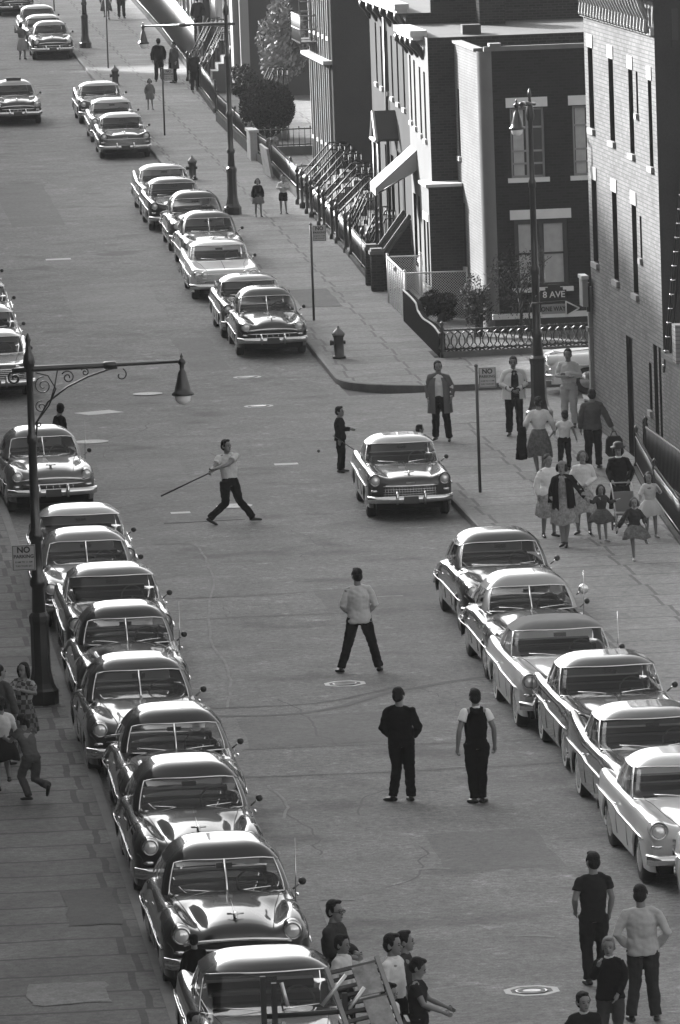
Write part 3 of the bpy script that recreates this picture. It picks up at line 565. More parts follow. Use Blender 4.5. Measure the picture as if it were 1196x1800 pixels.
# chain link enclosure
def mesh_mat():
    m = bpy.data.materials.new('chain_link'); m.use_nodes = True; t = m.node_tree; b = t.nodes['Principled BSDF']; b.inputs['Base Color'].default_value = (.5, .5, .5, 1); b.inputs['Roughness'].default_value = .5
    g = t.nodes.new('ShaderNodeNewGeometry'); sp = t.nodes.new('ShaderNodeSeparateXYZ'); t.links.new(g.outputs['Position'], sp.inputs[0]); h = t.nodes.new('ShaderNodeMath'); h.operation = 'ADD'
    t.links.new(sp.outputs[0], h.inputs[0]); t.links.new(sp.outputs[1], h.inputs[1]); outs = []
    for sgn in ('ADD', 'SUBTRACT'):
        a = t.nodes.new('ShaderNodeMath'); a.operation = sgn; t.links.new(h.outputs[0], a.inputs[0]); t.links.new(sp.outputs[2], a.inputs[1])
        b2 = t.nodes.new('ShaderNodeMath'); b2.operation = 'PINGPONG'; b2.inputs[1].default_value = .035; t.links.new(a.outputs[0], b2.inputs[0])
        c_ = t.nodes.new('ShaderNodeMath'); c_.operation = 'LESS_THAN'; c_.inputs[1].default_value = .006; t.links.new(b2.outputs[0], c_.inputs[0]); outs.append(c_)
    mx = t.nodes.new('ShaderNodeMath'); mx.operation = 'MAXIMUM'; t.links.new(outs[0].outputs[0], mx.inputs[0]); t.links.new(outs[1].outputs[0], mx.inputs[1]); t.links.new(mx.outputs[0], b.inputs['Alpha']); return m
LINK = mesh_mat()
o = world_thing('chain_link_fence', (16.5, 171.6, .25), 'chain link fence with pale rails round the yard beside the bay', 'fence')
PALEP = mat('galvanised_rail', .5, .5, .2)
def cl(p, q, label=None):
    w = MB(); w.smooth = False; zp, zq = gz(p[1]) + .15, gz(q[1]) + .15; w.quad((p[0], p[1], zp), (q[0], q[1], zq), (q[0], q[1], zq + 1.22), (p[0], p[1], zp + 1.22)); w.build('wire_mesh', LINK, o)
    w = MB(); w.tube([(p[0], p[1], zp + 1.24), (q[0], q[1], zq + 1.24)], .024, 6); w.build('rail', PALEP, o)
for p, q in (((16.5, 171.62), (16.5, 176.4)), ((16.5, 171.62), (18.15, 171.62)), ((16.5, 176.4), (17.45, 176.4))): cl(p, q)
for x, y in ((16.5, 171.62), (16.5, 176.4), (18.15, 171.62), (17.4, 176.4)): w = MB(); w.tube([(x, y, gz(y) + .1), (x, y, gz(y) + 1.45)], .03, 8); w.ball((x, y, gz(y) + 1.46), .04, 8, 5); w.build('post', PALEP, o)
w = MB()
for k in range(9): w.tube([(16.5, 171.9 + k * .52, gz(172) + .15), (16.5, 171.9 + k * .52, gz(172) + 1.38)], .011, 5)
w.build('stiles', PALEP, o)
# stoops
STEPM = mat('stoop_stone', .17, .8, n1=.3, s1=2)
def stoop(y, wd, top, X0, X1, label, brick=False, gloss=IRON, group='front stoops of the row'):
    o = world_thing('stoop', (X0, y, gz(y)), label, 'stoop', group); g = gz(y) + .15; n = 6; w = MB(); w.smooth = False
    for k in range(n): x = X0 + (X1 - X0) * k / n; w.box(x, X1, y - wd / 2, y + wd / 2, g + top * k / n, g + top * (k + 1) / n)
    w.build('steps', STEPM, o)
    for s_ in (-1, 1):
        w = MB(); yy = y + s_ * (wd / 2 + .08)
        if brick:
            w.smooth = False
            for dz in (0, 0.14): w.tube([(X0 + .05, yy, g + .75 + dz), (X1, yy, g + .75 + top + dz)], .07, 6)
            w.build('handrail', mat('stone_balustrade', .12, .8, n1=.3, s1=3), o)
            p = MB(); p.box(X0 - .2, X0 + .12, yy - .2, yy + .2, g - .1, g + 1.0); p.build('pier', BRICK_SIDE, o); p = MB(); p.box(X0 - .24, X0 + .16, yy - .24, yy + .24, g + 1.0, g + 1.09); p.box(X0 - .2, X0 + .12, yy - .2, yy + .2, g + 1.09, g + 1.16); p.build('pier_cap', mat('pier_cap', .2, .7), o)
            q = MB(); q.v += [(X0 + .1, yy - .05, g), (X1, yy - .05, g), (X1, yy - .05, g + top + .75), (X0 + .1, yy - .05, g + .72)]; q.v += [(a, yy + .05, c_) for a, b_, c_ in q.v[:4]]; q.smooth = False
            for f in ((0, 1, 2, 3), (7, 6, 5, 4), (0, 4, 5, 1), (1, 5, 6, 2), (2, 6, 7, 3), (3, 7, 4, 0)): q.face(f)
            q.build('cheek_wall', BRICK_SIDE, o)
        else:
            xm = X1 - (X1 - X0) * .35
            for dz in (.85, .62): w.tube([(X0, yy, g + dz), (xm, yy, g + top + dz), (X1, yy, g + top + dz)], .024, 7)
            for k in range(9):
                x = X0 + (X1 - X0) * k / 8; z = top * min(1, (x - X0) / (xm - X0)); w.tube([(x, yy, g + z * .95), (x, yy, g + z + .85)], .016, 5)
            w.build('handrail', gloss, o)
            p = MB(); p.lathe([(.09, 0), (.09, .15), (.05, .2), (.05, .9), (.08, .95), (.03, 1.0), (.08, 1.08), (.05, 1.18), (.01, 1.25)], (X0 - .02, yy, g), 10); p.build('newel_post', IRON, o)
    return o
stoop(180.6, 1.5, 1.15, 16.55, 17.49, 'nearest stoop with heavy brick piers and stone balustrades', True)
SH = mat('gloss_iron', .02, .5, spec=.15)
for k, (y, tp) in enumerate(((185.0, .95), (190.5, 1.0), (195.0, 1.0), (199.5, 1.05), (204.0, 1.1), (207.5, 1.1))):
    stoop(y, 1.5, tp, 16.7, 17.49 if k < 2 else 18.3, ['iron railed stoop below the gabled door hood', 'second iron railed stoop, past the gabled hood', 'third iron railed stoop going up the street', 'fourth iron railed stoop going up the street', 'fifth iron railed stoop going up the street', 'iron railed stoop nearest the dark brownstone'][k], gloss=SH)
for k, y in enumerate((236, 262, 268)):
    stoop(y, 1.8, 1.7, 17.2, 18.6, ['stoop behind the round bush', 'stoop by the people under the lamp arm', 'last stoop, at the foot of the long tall fence'][k], gloss=SH)
iron_fence([(16.6, 182.0), (16.75, 191), (16.85, 205)], .85, 'black iron fence from the brick piers up to the two children', base=.1, gap=.16, topm=SH)
iron_fence([(16.9, 206), (16.95, 222), (16.8, 228)], .9, 'iron fence on a pale stone base beside the brownstone', base=.25, gap=.18, posts=[(16.9, 206), (16.93, 214), (16.95, 222), (16.8, 228)])
iron_fence([(16.8, 228.3), (19.6, 228.3)], .95, 'iron fence with round bright knobs running back beside the bush', base=.3, gap=.2)
iron_fence([(16.95, 214), (18.0, 214)], .8, 'short iron fence across the yard before the brownstone', base=.1, gap=.16)
iron_fence([(16.8, 229), (16.8, 246)], 1.0, 'iron fence with pale panels past the round bush', base=.35, gap=.2, posts=[(16.8, 229), (16.8, 237), (16.8, 246)])
iron_fence([(17.0, 250), (17.3, 266)], 1.1, 'dark iron fence in front of the people on the far stoops', base=.2, gap=.2)
iron_fence([(17.6, 270), (18.2, 302), (18.6, 340)], 2.3, 'long tall iron fence with a pale base at the top of the street', base=.2, gap=.3, finial=False, topm=mat('pale_rail', .45, .6), group=None)
iron_fence([(19.1, 272), (19.5, 300)], 3.2, 'second tall fence line behind the long one', base=.0, gap=.35, finial=False, topm=mat('pale_rail', .45, .6), group=None)
iron_fence([(17.85, 136.0), (17.35, 129.5), (16.95, 122.5), (16.9, 112)], .72, 'dark iron area fence beside the women and children', base=.06, gap=.13, topm=mat('worn_rail', .12, .4), posts=[(17.85, 136.0), (17.35, 129.5)])
iron_fence([(17.95, 135.2), (17.98, 121)], 1.0, 'thin iron pickets close against the white building', base=0, gap=.2, finial=False, group=None)
o = world_thing('display_board', (16.6, 216, 1.2), 'pale mottled board leaning on the fence by the garden', 'board'); w = MB(); T = Matrix.Translation((16.62, 219.5, gz(219) + .2)) @ Matrix.Rotation(rad(-8), 4, 'Y'); w.box(-.04, .04, -1.6, 1.6, 0, 1.0, T); w.build('panel', mat('mottled_board', .42, .8, n1=.5, s1=5), o)
o = world_thing('white_gate_post', (16.7, 229, 1.4), 'broad white gate post beside the far fence', 'gate post'); w = MB(); w.box(16.55, 16.8, 226.6, 228.2, gz(227) + .1, gz(227) + 1.1); w.build('shaft', WHITEP, o); w = MB(); w.box(16.5, 16.85, 226.5, 228.3, gz(227) + 1.1, gz(227) + 1.2); w.build('cap', WHITEP, o)
# ------------------------------------------------------------------ plants
LEAF = mat('leaves', .075, .7, spec=.1, n1=.5, s1=3); LEAFL = mat('light_leaves', .36, .7, spec=.15, n1=.5, s1=3); LEAFD = mat('dark_leaves', .035, .8, spec=.05, n1=.4, s1=4); BARK = mat('bark', .05, .9)
def leaves(c, r, n, size, m, name, par, clumps=0, hollow=.0, seed=1, flat=1.0):
    rnd = random.Random(seed); b = MB(); b.smooth = False; cl_ = []
    for k in range(clumps or 1):
        d = Vector((rnd.gauss(0, 1), rnd.gauss(0, 1), rnd.gauss(0, 1))).normalized() * rnd.random() ** .4 * .75
        cl_.append((Vector((d.x * r[0], d.y * r[1], d.z * r[2])), rnd.uniform(.25, .5)) if clumps else (Vector((0, 0, 0)), 1))
    for i in range(n):
        cc, cr = rnd.choice(cl_); d = Vector((rnd.gauss(0, 1), rnd.gauss(0, 1), rnd.gauss(0, 1))).normalized() * (rnd.uniform(hollow, 1) ** .5) * cr
        p = Vector(c) + cc + Vector((d.x * r[0], d.y * r[1], d.z * r[2])); s_ = size * rnd.uniform(.5, 1.3)
        a = Vector((rnd.gauss(0, 1), rnd.gauss(0, 1), rnd.gauss(0, 1) * flat)).normalized(); q = a.orthogonal().normalized(); e = a.cross(q)
        b.quad(p - q * s_, p - e * s_ * .5, p + q * s_, p + e * s_ * .5)
    return b.build(name, m, par)
def tree(loc, h, r, label, m, n, size, clumps, seed, group=None, trunk=.12, name='leafy_tree', cat='tree'):
    z = gz(loc[1]) + .1; o = world_thing(name, (loc[0], loc[1], z), label, cat, group); w = MB(); rnd = random.Random(seed)
    w.tube([(loc[0], loc[1], z), (loc[0] + .05, loc[1], z + h * .3), (loc[0] - .05, loc[1] + .1, z + h * .6)], [trunk, trunk * .8, trunk * .45], 8)
    for k in range(9):
        a = rnd.uniform(0, 6.28); zz = z + h * rnd.uniform(.25, .6); l = rnd.uniform(.5, .95)
        w.tube([(loc[0], loc[1], zz), (loc[0] + math.cos(a) * r[0] * l * .5, loc[1] + math.sin(a) * r[1] * l * .5, zz + h * .14), (loc[0] + math.cos(a) * r[0] * l, loc[1] + math.sin(a) * r[1] * l, zz + h * .24)], [trunk * .4, trunk * .25, .01], 5)
    w.build('trunk', BARK, o); leaves((loc[0], loc[1], z + h - r[2]), r, n, size, m, 'crown', o, clumps, .3, seed); return o
tree((19.2, 244, 0), 5.0, (.95, 2.0, 2.0), 'pale leafy garden tree in front of the blank far wall', LEAFL, 9000, .1, 30, 3, trunk=.1)
tree((17.55, 231.5, 0), 2.5, (1.0, 1.7, 1.0), 'round dark bush behind the knobbed fence', LEAFD, 15000, .06, 0, 5, name='round_bush', cat='bush')
tree((17.3, 238, 0), 2.8, (.7, 1.6, .9), 'darker loose bush behind the round one', LEAF, 3500, .07, 14, 6, name='bush', cat='bush')
tree((17.0, 222.8, 0), 1.3, (.3, .8, .35), 'small pale shrub in the fenced garden by the brownstone', LEAFL, 900, .05, 6, 8, name='shrub', cat='shrub')
tree((18.9, 166.2, 0), 2.5, (1.0, 1.0, 1.15), 'thin bare branched tree in front of the dark corner house', mat('thin_leaves', .05, .8, spec=.05), 3000, .028, 16, 11, trunk=.05, name='young_tree')
tree((17.9, 167.0, 0), 1.7, (.55, .8, .85), 'scrubby shrub at the rounded corner of the dark house', LEAF, 5000, .03, 14, 12, name='shrub', cat='shrub')
tree((17.35, 171.0, 0), .95, (.62, .9, .45), 'dark leafy shrub inside the chain link yard', LEAFD, 8000, .035, 12, 13, name='shrub', cat='shrub')
o = leaves((16.52, 173.8, gz(173) + 1.35), (.08, .6, .12), 160, .05, LEAFL, 'climbing_plant', None, 3, 0, 15); tag(o, 'sprig of pale climber on top of the chain link fence', 'climber')
# ------------------------------------------------------------------ street lamps, signs, hydrants
POSTM = mat('lamp_post_iron', .02, .33, coat=.5, n1=.4, s1=9)
def lamp(x, y, H, armdir, armlen, label, scroll=True, arm_z=None, fat=1.0):
    g = gz(y) + .15; o = world_thing('street_lamp', (x, y, g), label, 'street lamp', 'cast iron street lamps'); n = 16; k = fat
    w = MB(); w.smooth = False; w.lathe([(.27 * k, 0), (.27 * k, .22), (.235 * k, .26), (.2 * k, .34), (.165 * k, .5), (.15 * k, .62)], (x, y, g), 8); w.lathe([(.155 * k, .62), (.15 * k, 1.3), (.165 * k, 1.36), (.165 * k, 1.44), (.125 * k, 1.5)], (x, y, g), 8); w.build('base', POSTM, o)
    w = MB(); w.lathe([(.115 * k, 1.48), (.1, 1.9), (.13, 1.94), (.13, 2.02), (.095, 2.08), (.088, H * .44), (.115, H * .445), (.115, H * .46), (.08, H * .47), (.066, H * .7), (.085, H * .705), (.085, H * .72), (.06, H * .73), (.052, H * .9), (.08, H * .905), (.1, H * .92), (.08, H * .94), (.045, H * .955), (.03, H * .97), (.045, H * .98), (.01, H)], (x, y, g), 14); w.build('pole', POSTM, o)
    az = arm_z or H * .925; dx, dy = armdir; ex, ey = x + dx * armlen, y + dy * armlen; P = lambda u, v: (x + dx * u, y + dy * u, g + az + v)
    w = MB(); w.tube([P(-.28, -.02), P(0, 0), P(armlen * .55, 0.01), P(armlen * .55, .01), P(armlen, .02)], [.04, .052, .045, .034, .026], 8); w.lathe([(.03, -.1), (.062, -.06), (.062, .1), (.03, .14)], (0, 0, 0), 8, 'X', T=Matrix.Translation((x + dx * armlen * .52, y + dy * armlen * .52, g + az + .01)) @ (Matrix.Rotation(math.atan2(dy, dx), 4, 'Z'))); w.build('arm', POSTM, o)
    if scroll:
        w = MB()
        def spiral(cu, cv, r0, turns, a0, sg=1, rr=.011):
            pts = []
            for i in range(26): t_ = i / 25; a = a0 + sg * turns * 2 * math.pi * t_; r = r0 * (1 - .8 * t_); pts.append(P(cu + r * math.cos(a), cv + r * math.sin(a)))
            w.tube(pts, rr, 5)
        A = armlen; w.tube([P(.06, -1.15), P(.1, -.85), P(.28, -.55), P(.6, -.32), P(1.0 / 2.6 * A, -.16), P(1.35 / 2.6 * A, -.06), P(1.5 / 2.6 * A, -.04)], .016, 6)
        w.tube([P(.1, -.85), P(.3, -.6), P(.4, -.3), P(.46, -.02)], .012, 5); w.tube([P(.3, -.6), P(.42, -.34), P(.3, -.12), P(.1, -.06)], .012, 5)
        spiral(.22, -.28, .15, 1.6, 1.5); spiral(.17, -.62, .1, 1.5, 1.4); spiral(.12, -.9, .06, 1.3, 1.4); spiral(.62, -.16, .11, 1.5, 2.6, -1); spiral(.9, -.09, .07, 1.3, 2.6, -1); spiral(1.55 / 2.6 * A, -.16, .11, .8, 1.2, -1); spiral(-.24, -.14, .11, 1.3, 1.7, 1, .022); spiral(.1, -1.3, .1, .7, 2.6, 1, .012)
        w.build('scroll_bracket', POSTM, o)
    hz = g + az
    w = MB(); w.lathe([(a_ * .88, h_ * .8) for a_, h_ in [(.004, .2), (.03, .12), (.02, .09), (.07, .04), (.075, -.01), (.045, -.05), (.04, -.14), (.075, -.2), (.1, -.34), (.14, -.5), (.155, -.58), (.205, -.62), (.205, -.66), (.14, -.67)]], (ex, ey, hz), 18); hd = w.build('lamp_shade', POSTM, o)
    w = MB(); w.lathe([(a_ * .88, h_ * .8) for a_, h_ in [(.15, -.655), (.155, -.7), (.135, -.78), (.08, -.84), (.01, -.86)]], (ex, ey, hz), 18); w.build('globe', mat('lamp_globe', .85, .25, coat=.5), hd)
    return o
lamp(3.98, 105.3, 6.05, (1, 0), 2.47, 'tall black scrolled street lamp on the left sidewalk beside the girls, arm over the street', arm_z=5.46)
lamp(17.05, 146.6, 7.55, (-.5, -.86), .75, 'black street lamp at the corner holding the avenue signs', scroll=False, arm_z=7.2, fat=1.15)
lamp(14.4, 205.7, 6.95, (-1, 0), 2.62, 'black street lamp halfway up, arm pointing left over the parked cars', scroll=False, arm_z=6.0)
lamp(14.2, 293.5, 7.4, (-1, 0), 2.6, 'farthest black street lamp, at the top left near parked cars', scroll=False, arm_z=6.8)
TXT = mat('sign_lettering', .05, .7); SIGNP = mat('sign_plate', .42, .55, n1=.12, s1=6)
def text(s_, size, loc, par, m, rz=0, name='lettering', off=None, bold=.006, sx=1.0):
    c = bpy.data.curves.new(name, 'FONT'); c.body = s_; c.size = size; c.align_x = 'CENTER'; c.align_y = 'CENTER'; c.extrude = .002; c.offset = bold * size * 1.5
    t = bpy.data.objects.new(name, c); COL.objects.link(t); dg = bpy.context.evaluated_depsgraph_get(); me = bpy.data.meshes.new_from_object(t.evaluated_get(dg)); bpy.data.objects.remove(t)
    o = bpy.data.objects.new(name, me); COL.objects.link(o); me.materials.clear(); me.materials.append(m); o.parent = par
    o.location = Vector(loc) - Vector(par['_off']); o.rotation_euler = (rad(90), 0, rz); o.scale = (sx, 1, 1); return o
def no_parking(x, y, h, label, w_=.36, side=1, post=True, pr=.032, plate=True):
    g = gz(y) + .15; o = world_thing('street_sign', (x, y, g), label, 'sign', 'no parking signs' if plate else None)
    if post: w = MB(); w.tube([(x, y, g - .1), (x, y, g + h)], pr, 8); w.ball((x, y, g + h + .01), pr * 1.3, 8, 5); w.build('post', mat('sign_post', .07, .6, n1=.3, s1=5), o)
    if not plate: return o
    cx = x + side * (w_ / 2 + .045); z = g + h - .24; hh = .42
    w = MB(); w.box(cx - w_ / 2, cx + w_ / 2, y - .012, y, z - hh / 2, z + hh / 2); w.build('plate', SIGNP, o)
    w = MB()
    for a in ((-w_ / 2 + .012, w_ / 2 - .012, hh / 2 - .02, hh / 2 - .012), (-w_ / 2 + .012, w_ / 2 - .012, -hh / 2 + .012, -hh / 2 + .02), (-w_ / 2 + .012, -w_ / 2 + .02, -hh / 2 + .02, hh / 2 - .02), (w_ / 2 - .02, w_ / 2 - .012, -hh / 2 + .02, hh / 2 - .02)): w.box(cx + a[0], cx + a[1], y - .016, y - .0125, z + a[2], z + a[3])
    w.build('border', TXT, o)
    text('NO', .135, (cx, y - .015, z + .125), o, TXT, bold=.02); text('PARKING', .078, (cx, y - .015, z + .02), o, TXT, bold=.014)
    text('8 AM TO 11 AM', .04, (cx, y - .015, z - .07), o, TXT); text('TUES THURS SAT', .036, (cx, y - .015, z - .135), o, TXT)
    return o
no_parking(14.18, 132.9, 2.6, 'no parking sign on a post behind the dark two tone station car, near corner')
no_parking(14.13, 172.6, 2.55, 'no parking sign on a thin post beside the foremost car of the far block')
no_parking(14.38, 239.8, 2.45, 'no parking sign up the street in front of the standing men')
no_parking(14.43, 279, 3.6, 'bare thin pole beside the far pavement with nothing on it', plate=False)
no_parking(14.2, 324, 3.2, 'bare pole at the top of the street behind the pale roofed cars', plate=False)
# sign strapped to the big lamp
no_parking(4.0, 105.2, 2.65, 'no parking sign strapped to the scrolled lamp on the left sidewalk', side=-1, post=False, w_=.38)
SIGNW = mat('sign_white', 1.2, .6)
o = world_thing('street_name_sign', (17.05, 146.4, 2.9), 'dark avenue name sign above a white one way arrow on the corner lamp', 'sign')
w = MB(); w.box(17.12, 17.72, 146.32, 146.345, 2.93, 3.14); w.build('name_plate', mat('sign_black', .02, .5), o)
w = MB(); w.box(17.24, 17.64, 146.32, 146.345, 3.14, 3.2); w.box(17.3, 17.58, 146.321, 146.344, 3.2, 3.27); w.build('crest', mat('sign_black', .02, .5), o)
text('8 AVE', .2, (17.43, 146.315, 3.035), o, SIGNW, bold=.01)
w = MB(); w.smooth = False; w.box(17.14, 17.7, 146.33, 146.35, 2.6, 2.82); w.build('arrow_plate', mat('arrow_face', .45, .6), o)
w = MB(); w.smooth = False; R = [[(17.7, yy, 2.55), (17.98, yy, 2.71), (17.7, yy, 2.87)] for yy in (146.33, 146.35)]; w.rings(R, True, True, True); w.build('arrow_head', mat('sign_black', .02, .5), o)
w = MB()
for p, q in (((17.69, 2.545), (18.0, 2.71)), ((17.69, 2.875), (18.0, 2.71)), ((17.7, 2.55), (17.7, 2.87))): w.tube([(p[0], 146.32, p[1]), (q[0], 146.32, q[1])], .016, 5)
w.build('arrow_outline', SIGNW, o); text('ONE WAY', .145, (17.41, 146.322, 2.71), o, TXT, bold=.015, sx=.82)
w = MB(); w.tube([(16.9, 146.4, 2.2), (16.86, 146.38, 2.6), (16.92, 146.36, 2.85), (17.7, 146.36, 2.88)], .02, 6); w.tube([(17.05, 146.36, 3.0), (17.05, 146.5, 3.0)], .03, 6); w.build('bracket', DARKM, o)
def hydrant(x, y, label):
    g = gz(y) + .15; o = world_thing('fire_hydrant', (x, y, g), label, 'fire hydrant', 'fire hydrants'); m = mat('hydrant_iron', .035, .5, coat=.3)
    w = MB(); w.lathe([(.17, 0), (.17, .05), (.13, .06), (.125, .52), (.15, .54), (.15, .58)], (x, y, g), 16); w.build('barrel', m, o)
    w = MB(); w.lathe([(.15, .58), (.17, .6), (.16, .63), (.1, .7), (.05, .75), (.03, .76), (.03, .81), (.005, .82)], (x, y, g), 16); w.build('bonnet', mat('hydrant_cap', .22, .45), o)
    w = MB(); w.lathe([(.06, -.2), (.06, 0)], (x, y, g + .4), 10, 'X'); w.lathe([(.075, -.22), (.075, -.17)], (x, y, g + .4), 8, 'X'); w.lathe([(.05, 0), (.05, .17)], (x, y, g + .4), 10, 'X'); w.build('nozzle', m, o)
hydrant(13.97, 163.27, 'fire hydrant on the far corner near the curb'); hydrant(14.05, 219.5, 'fire hydrant beside the rear of the parked cars halfway up the street'); hydrant(14.13, 268, 'farthest fire hydrant, behind the three parked cars at the top')
# ------------------------------------------------------------------ cars (local frame: front towards -Y, ground z=0)
# body rows: y, z centre, x valley, z valley, x crown, z crown, x widest
FAT = [(-2.42, .80, .42, .76, .70, .80, .80), (-2.36, .88, .44, .82, .72, .88, .86), (-2.2, .95, .46, .85, .73, .94, .90), (-1.8, 1.01, .50, .87, .74, .985, .925), (-1.3, 1.05, .55, .92, .75, .985, .93), (-.95, 1.07, .62, .99, .76, .96, .93),
       (-.6, 1.07, .66, 1.01, .78, .96, .93), (.3, 1.05, .7, 1.02, .79, .96, .93), (.9, 1.04, .68, 1.0, .80, .93, .935), (1.3, 1.02, .62, .94, .80, .92, .955), (1.75, .96, .58, .87, .79, .88, .955), (2.15, .84, .5, .76, .74, .77, .92), (2.38, .68, .45, .63, .66, .63, .84), (2.45, .6, .44, .58, .64, .58, .8)]
MID = [(-2.5, .80, .42, .79, .76, .84, .84), (-2.44, .88, .45, .86, .78, .93, .89), (-2.2, .93, .48, .89, .79, .97, .92), (-1.6, .98, .55, .92, .80, .985, .94), (-1.0, 1.01, .62, .97, .80, .985, .94), (-.6, 1.0, .68, .98, .81, .97, .94),
       (.5, .98, .72, .97, .82, .96, .94), (1.2, .98, .68, .95, .84, .96, .945), (1.8, .95, .60, .91, .85, .97, .945), (2.3, .89, .55, .86, .85, .99, .93), (2.5, .84, .54, .82, .85, .95, .9), (2.56, .76, .5, .75, .82, .85, .86)]
FLAT = [(-2.6, .76, .45, .76, .84, .78, .92), (-2.54, .84, .5, .83, .88, .86, .96), (-2.2, .87, .55, .86, .88, .90, .98), (-1.4, .91, .6, .90, .88, .93, .985), (-.7, .94, .7, .93, .88, .94, .985), (.5, .93, .74, .92, .88, .93, .985),
        (1.5, .93, .68, .91, .90, .97, .985), (2.3, .89, .6, .87, .92, 1.06, .96), (2.62, .82, .55, .8, .92, 1.02, .93), (2.68, .72, .5, .7, .9, .85, .9)]
FIN = [r[:5] + ((r[5] + max(0, (r[0] - .6)) * .10),) + r[6:] for r in MID]
FAT2 = [(y, a - .02, b, c + (a - c) * .5 - .02, d + .03, e - .01, f) for y, a, b, c, d, e, f in FAT]
FAT3 = [(y, a + (.03 if y < -.6 else 0), b * .9, c - (.03 if y < -.8 else 0), d, e - .02, f + (.015 if y > 1 else 0)) for y, a, b, c, d, e, f in FAT]
STY = {
 'fat': dict(rows=FAT, belt=1.03, top=1.40, apex=1.585, a0=.80, a1=.70, ws=(-.72, -.36), rr=(1.02, 1.62), wheels=(-1.50, 1.35), hl=(.68, .80, -2.34, .092), L=(-2.42, 2.45), bump=.46, bw=.9, wr=.355),
 'fat2': dict(rows=FAT2, belt=1.0, top=1.385, apex=1.545, a0=.81, a1=.71, ws=(-.70, -.34), rr=(1.0, 1.5), wheels=(-1.50, 1.38), hl=(.72, .79, -2.34, .09), L=(-2.42, 2.45), bump=.46, bw=.93, wr=.35),
 'fat3': dict(rows=FAT3, belt=1.05, top=1.415, apex=1.60, a0=.79, a1=.69, ws=(-.70, -.38), rr=(.95, 1.7), wheels=(-1.50, 1.35), hl=(.66, .80, -2.34, .095), L=(-2.42, 2.45), bump=.46, bw=.9, wr=.36),
 'mid': dict(rows=MID, belt=.99, top=1.37, apex=1.50, a0=.81, a1=.72, ws=(-.66, -.30), rr=(1.05, 1.5), wheels=(-1.52, 1.40), hl=(.75, .83, -2.46, .092), L=(-2.5, 2.56), bump=.45, bw=.92, wr=.35),
 'fin': dict(rows=FIN, belt=.99, top=1.35, apex=1.47, a0=.82, a1=.73, ws=(-.72, -.30), rr=(1.1, 1.5), wheels=(-1.52, 1.40), hl=(.75, .80, -2.46, .09), L=(-2.5, 2.56), bump=.45, bw=.94, wr=.35),
 'flat': dict(rows=FLAT, belt=.95, top=1.30, apex=1.40, a0=.82, a1=.75, ws=(-.72, -.22), rr=(1.15, 1.6), wheels=(-1.52, 1.45), hl=(.78, .72, -2.56, .085), L=(-2.6, 2.68), bump=.42, bw=1.0, wr=.34),
}
BODYC = {}
def body_mesh(style):
    if style in BODYC: return BODYC[style]
    s = STY[style]; rows = s['rows']; y0, y1 = s['L']; ys = set()
    for k in range(41): ys.add(round(y0 + (y1 - y0) * k / 40, 3))
    for e in (.03, .07, .12, .2): ys.add(round(y0 + e, 3)); ys.add(round(y1 - e, 3))
    for wy in s['wheels']:
        for k in range(-6, 7): ys.add(round(wy + .44 * math.sin(k / 6 * math.pi / 2), 3))
    ys = sorted(y for y in ys if y0 <= y <= y1); b = MB(); R = []
    def prof(y, zshift=None):
        zc, xv, zv, xf, zf, xw = interp(rows, y); zb = .27
        for wy in s['wheels']:
            d = abs(y - wy)
            if d < .44: zb = max(zb, .27 + (.66 - .27) * math.sqrt(max(0, 1 - (d / .44) ** 2)))
        zb = min(zb, zf - .2)
        zw = min(.68, zf - .16); P = [(0, zc), (xv * .35, zc - (zc - zv) * .08), (xv * .7, zc - (zc - zv) * .42), (xv, zv), ((xv + xf) / 2, zv + (zf - zv) * .55), (xf - .04, zf - .005), (xf + (xw - xf) * .45, zf - .05), (xw - .02, zf - .17), (xw, max(zw, zb + .06)), (xw - .005, max((zw + .27) / 2, zb + .03)), (xw - .03, zb)]
        h = crom([(p[0], 0, p[1]) for p in P], 3); return h
    def bow(x, y):
        e = max(0, 1 - (y - y0) / .9) ** 1.6; f = max(0, 1 - (y1 - y) / .9) ** 1.6; return .16 * (x / .9) ** 2 * e - .14 * (x / .9) ** 2 * f
    def ring(h, y): 
        full = [(-p.x, y + bow(p.x, y), p.z) for p in h[::-1]] + [(p.x, y + bow(p.x, y), p.z) for p in h[1:]]
        return full
    def cap(h, y, sg):
        out = []
        for t, dy in ((1, .05), (.85, .015), (.55, -.02), (.25, -.02), (.08, -.008)):
            q = [Vector((p.x * (1 - .03 * t), 0, p.z + (min(p.z, .40) - p.z) * t)) for p in h]; out.append([(x, yy + sg * dy, z) for x, yy, z in ring(q, y)])
        return out
    h0, h1 = prof(y0), prof(y1)
    R += cap(h0, y0, 1); R += [ring(prof(y), y) for y in ys]; R += cap(h1, y1, -1)[::-1]
    b.rings(R, False); BODYC[style] = b; return b
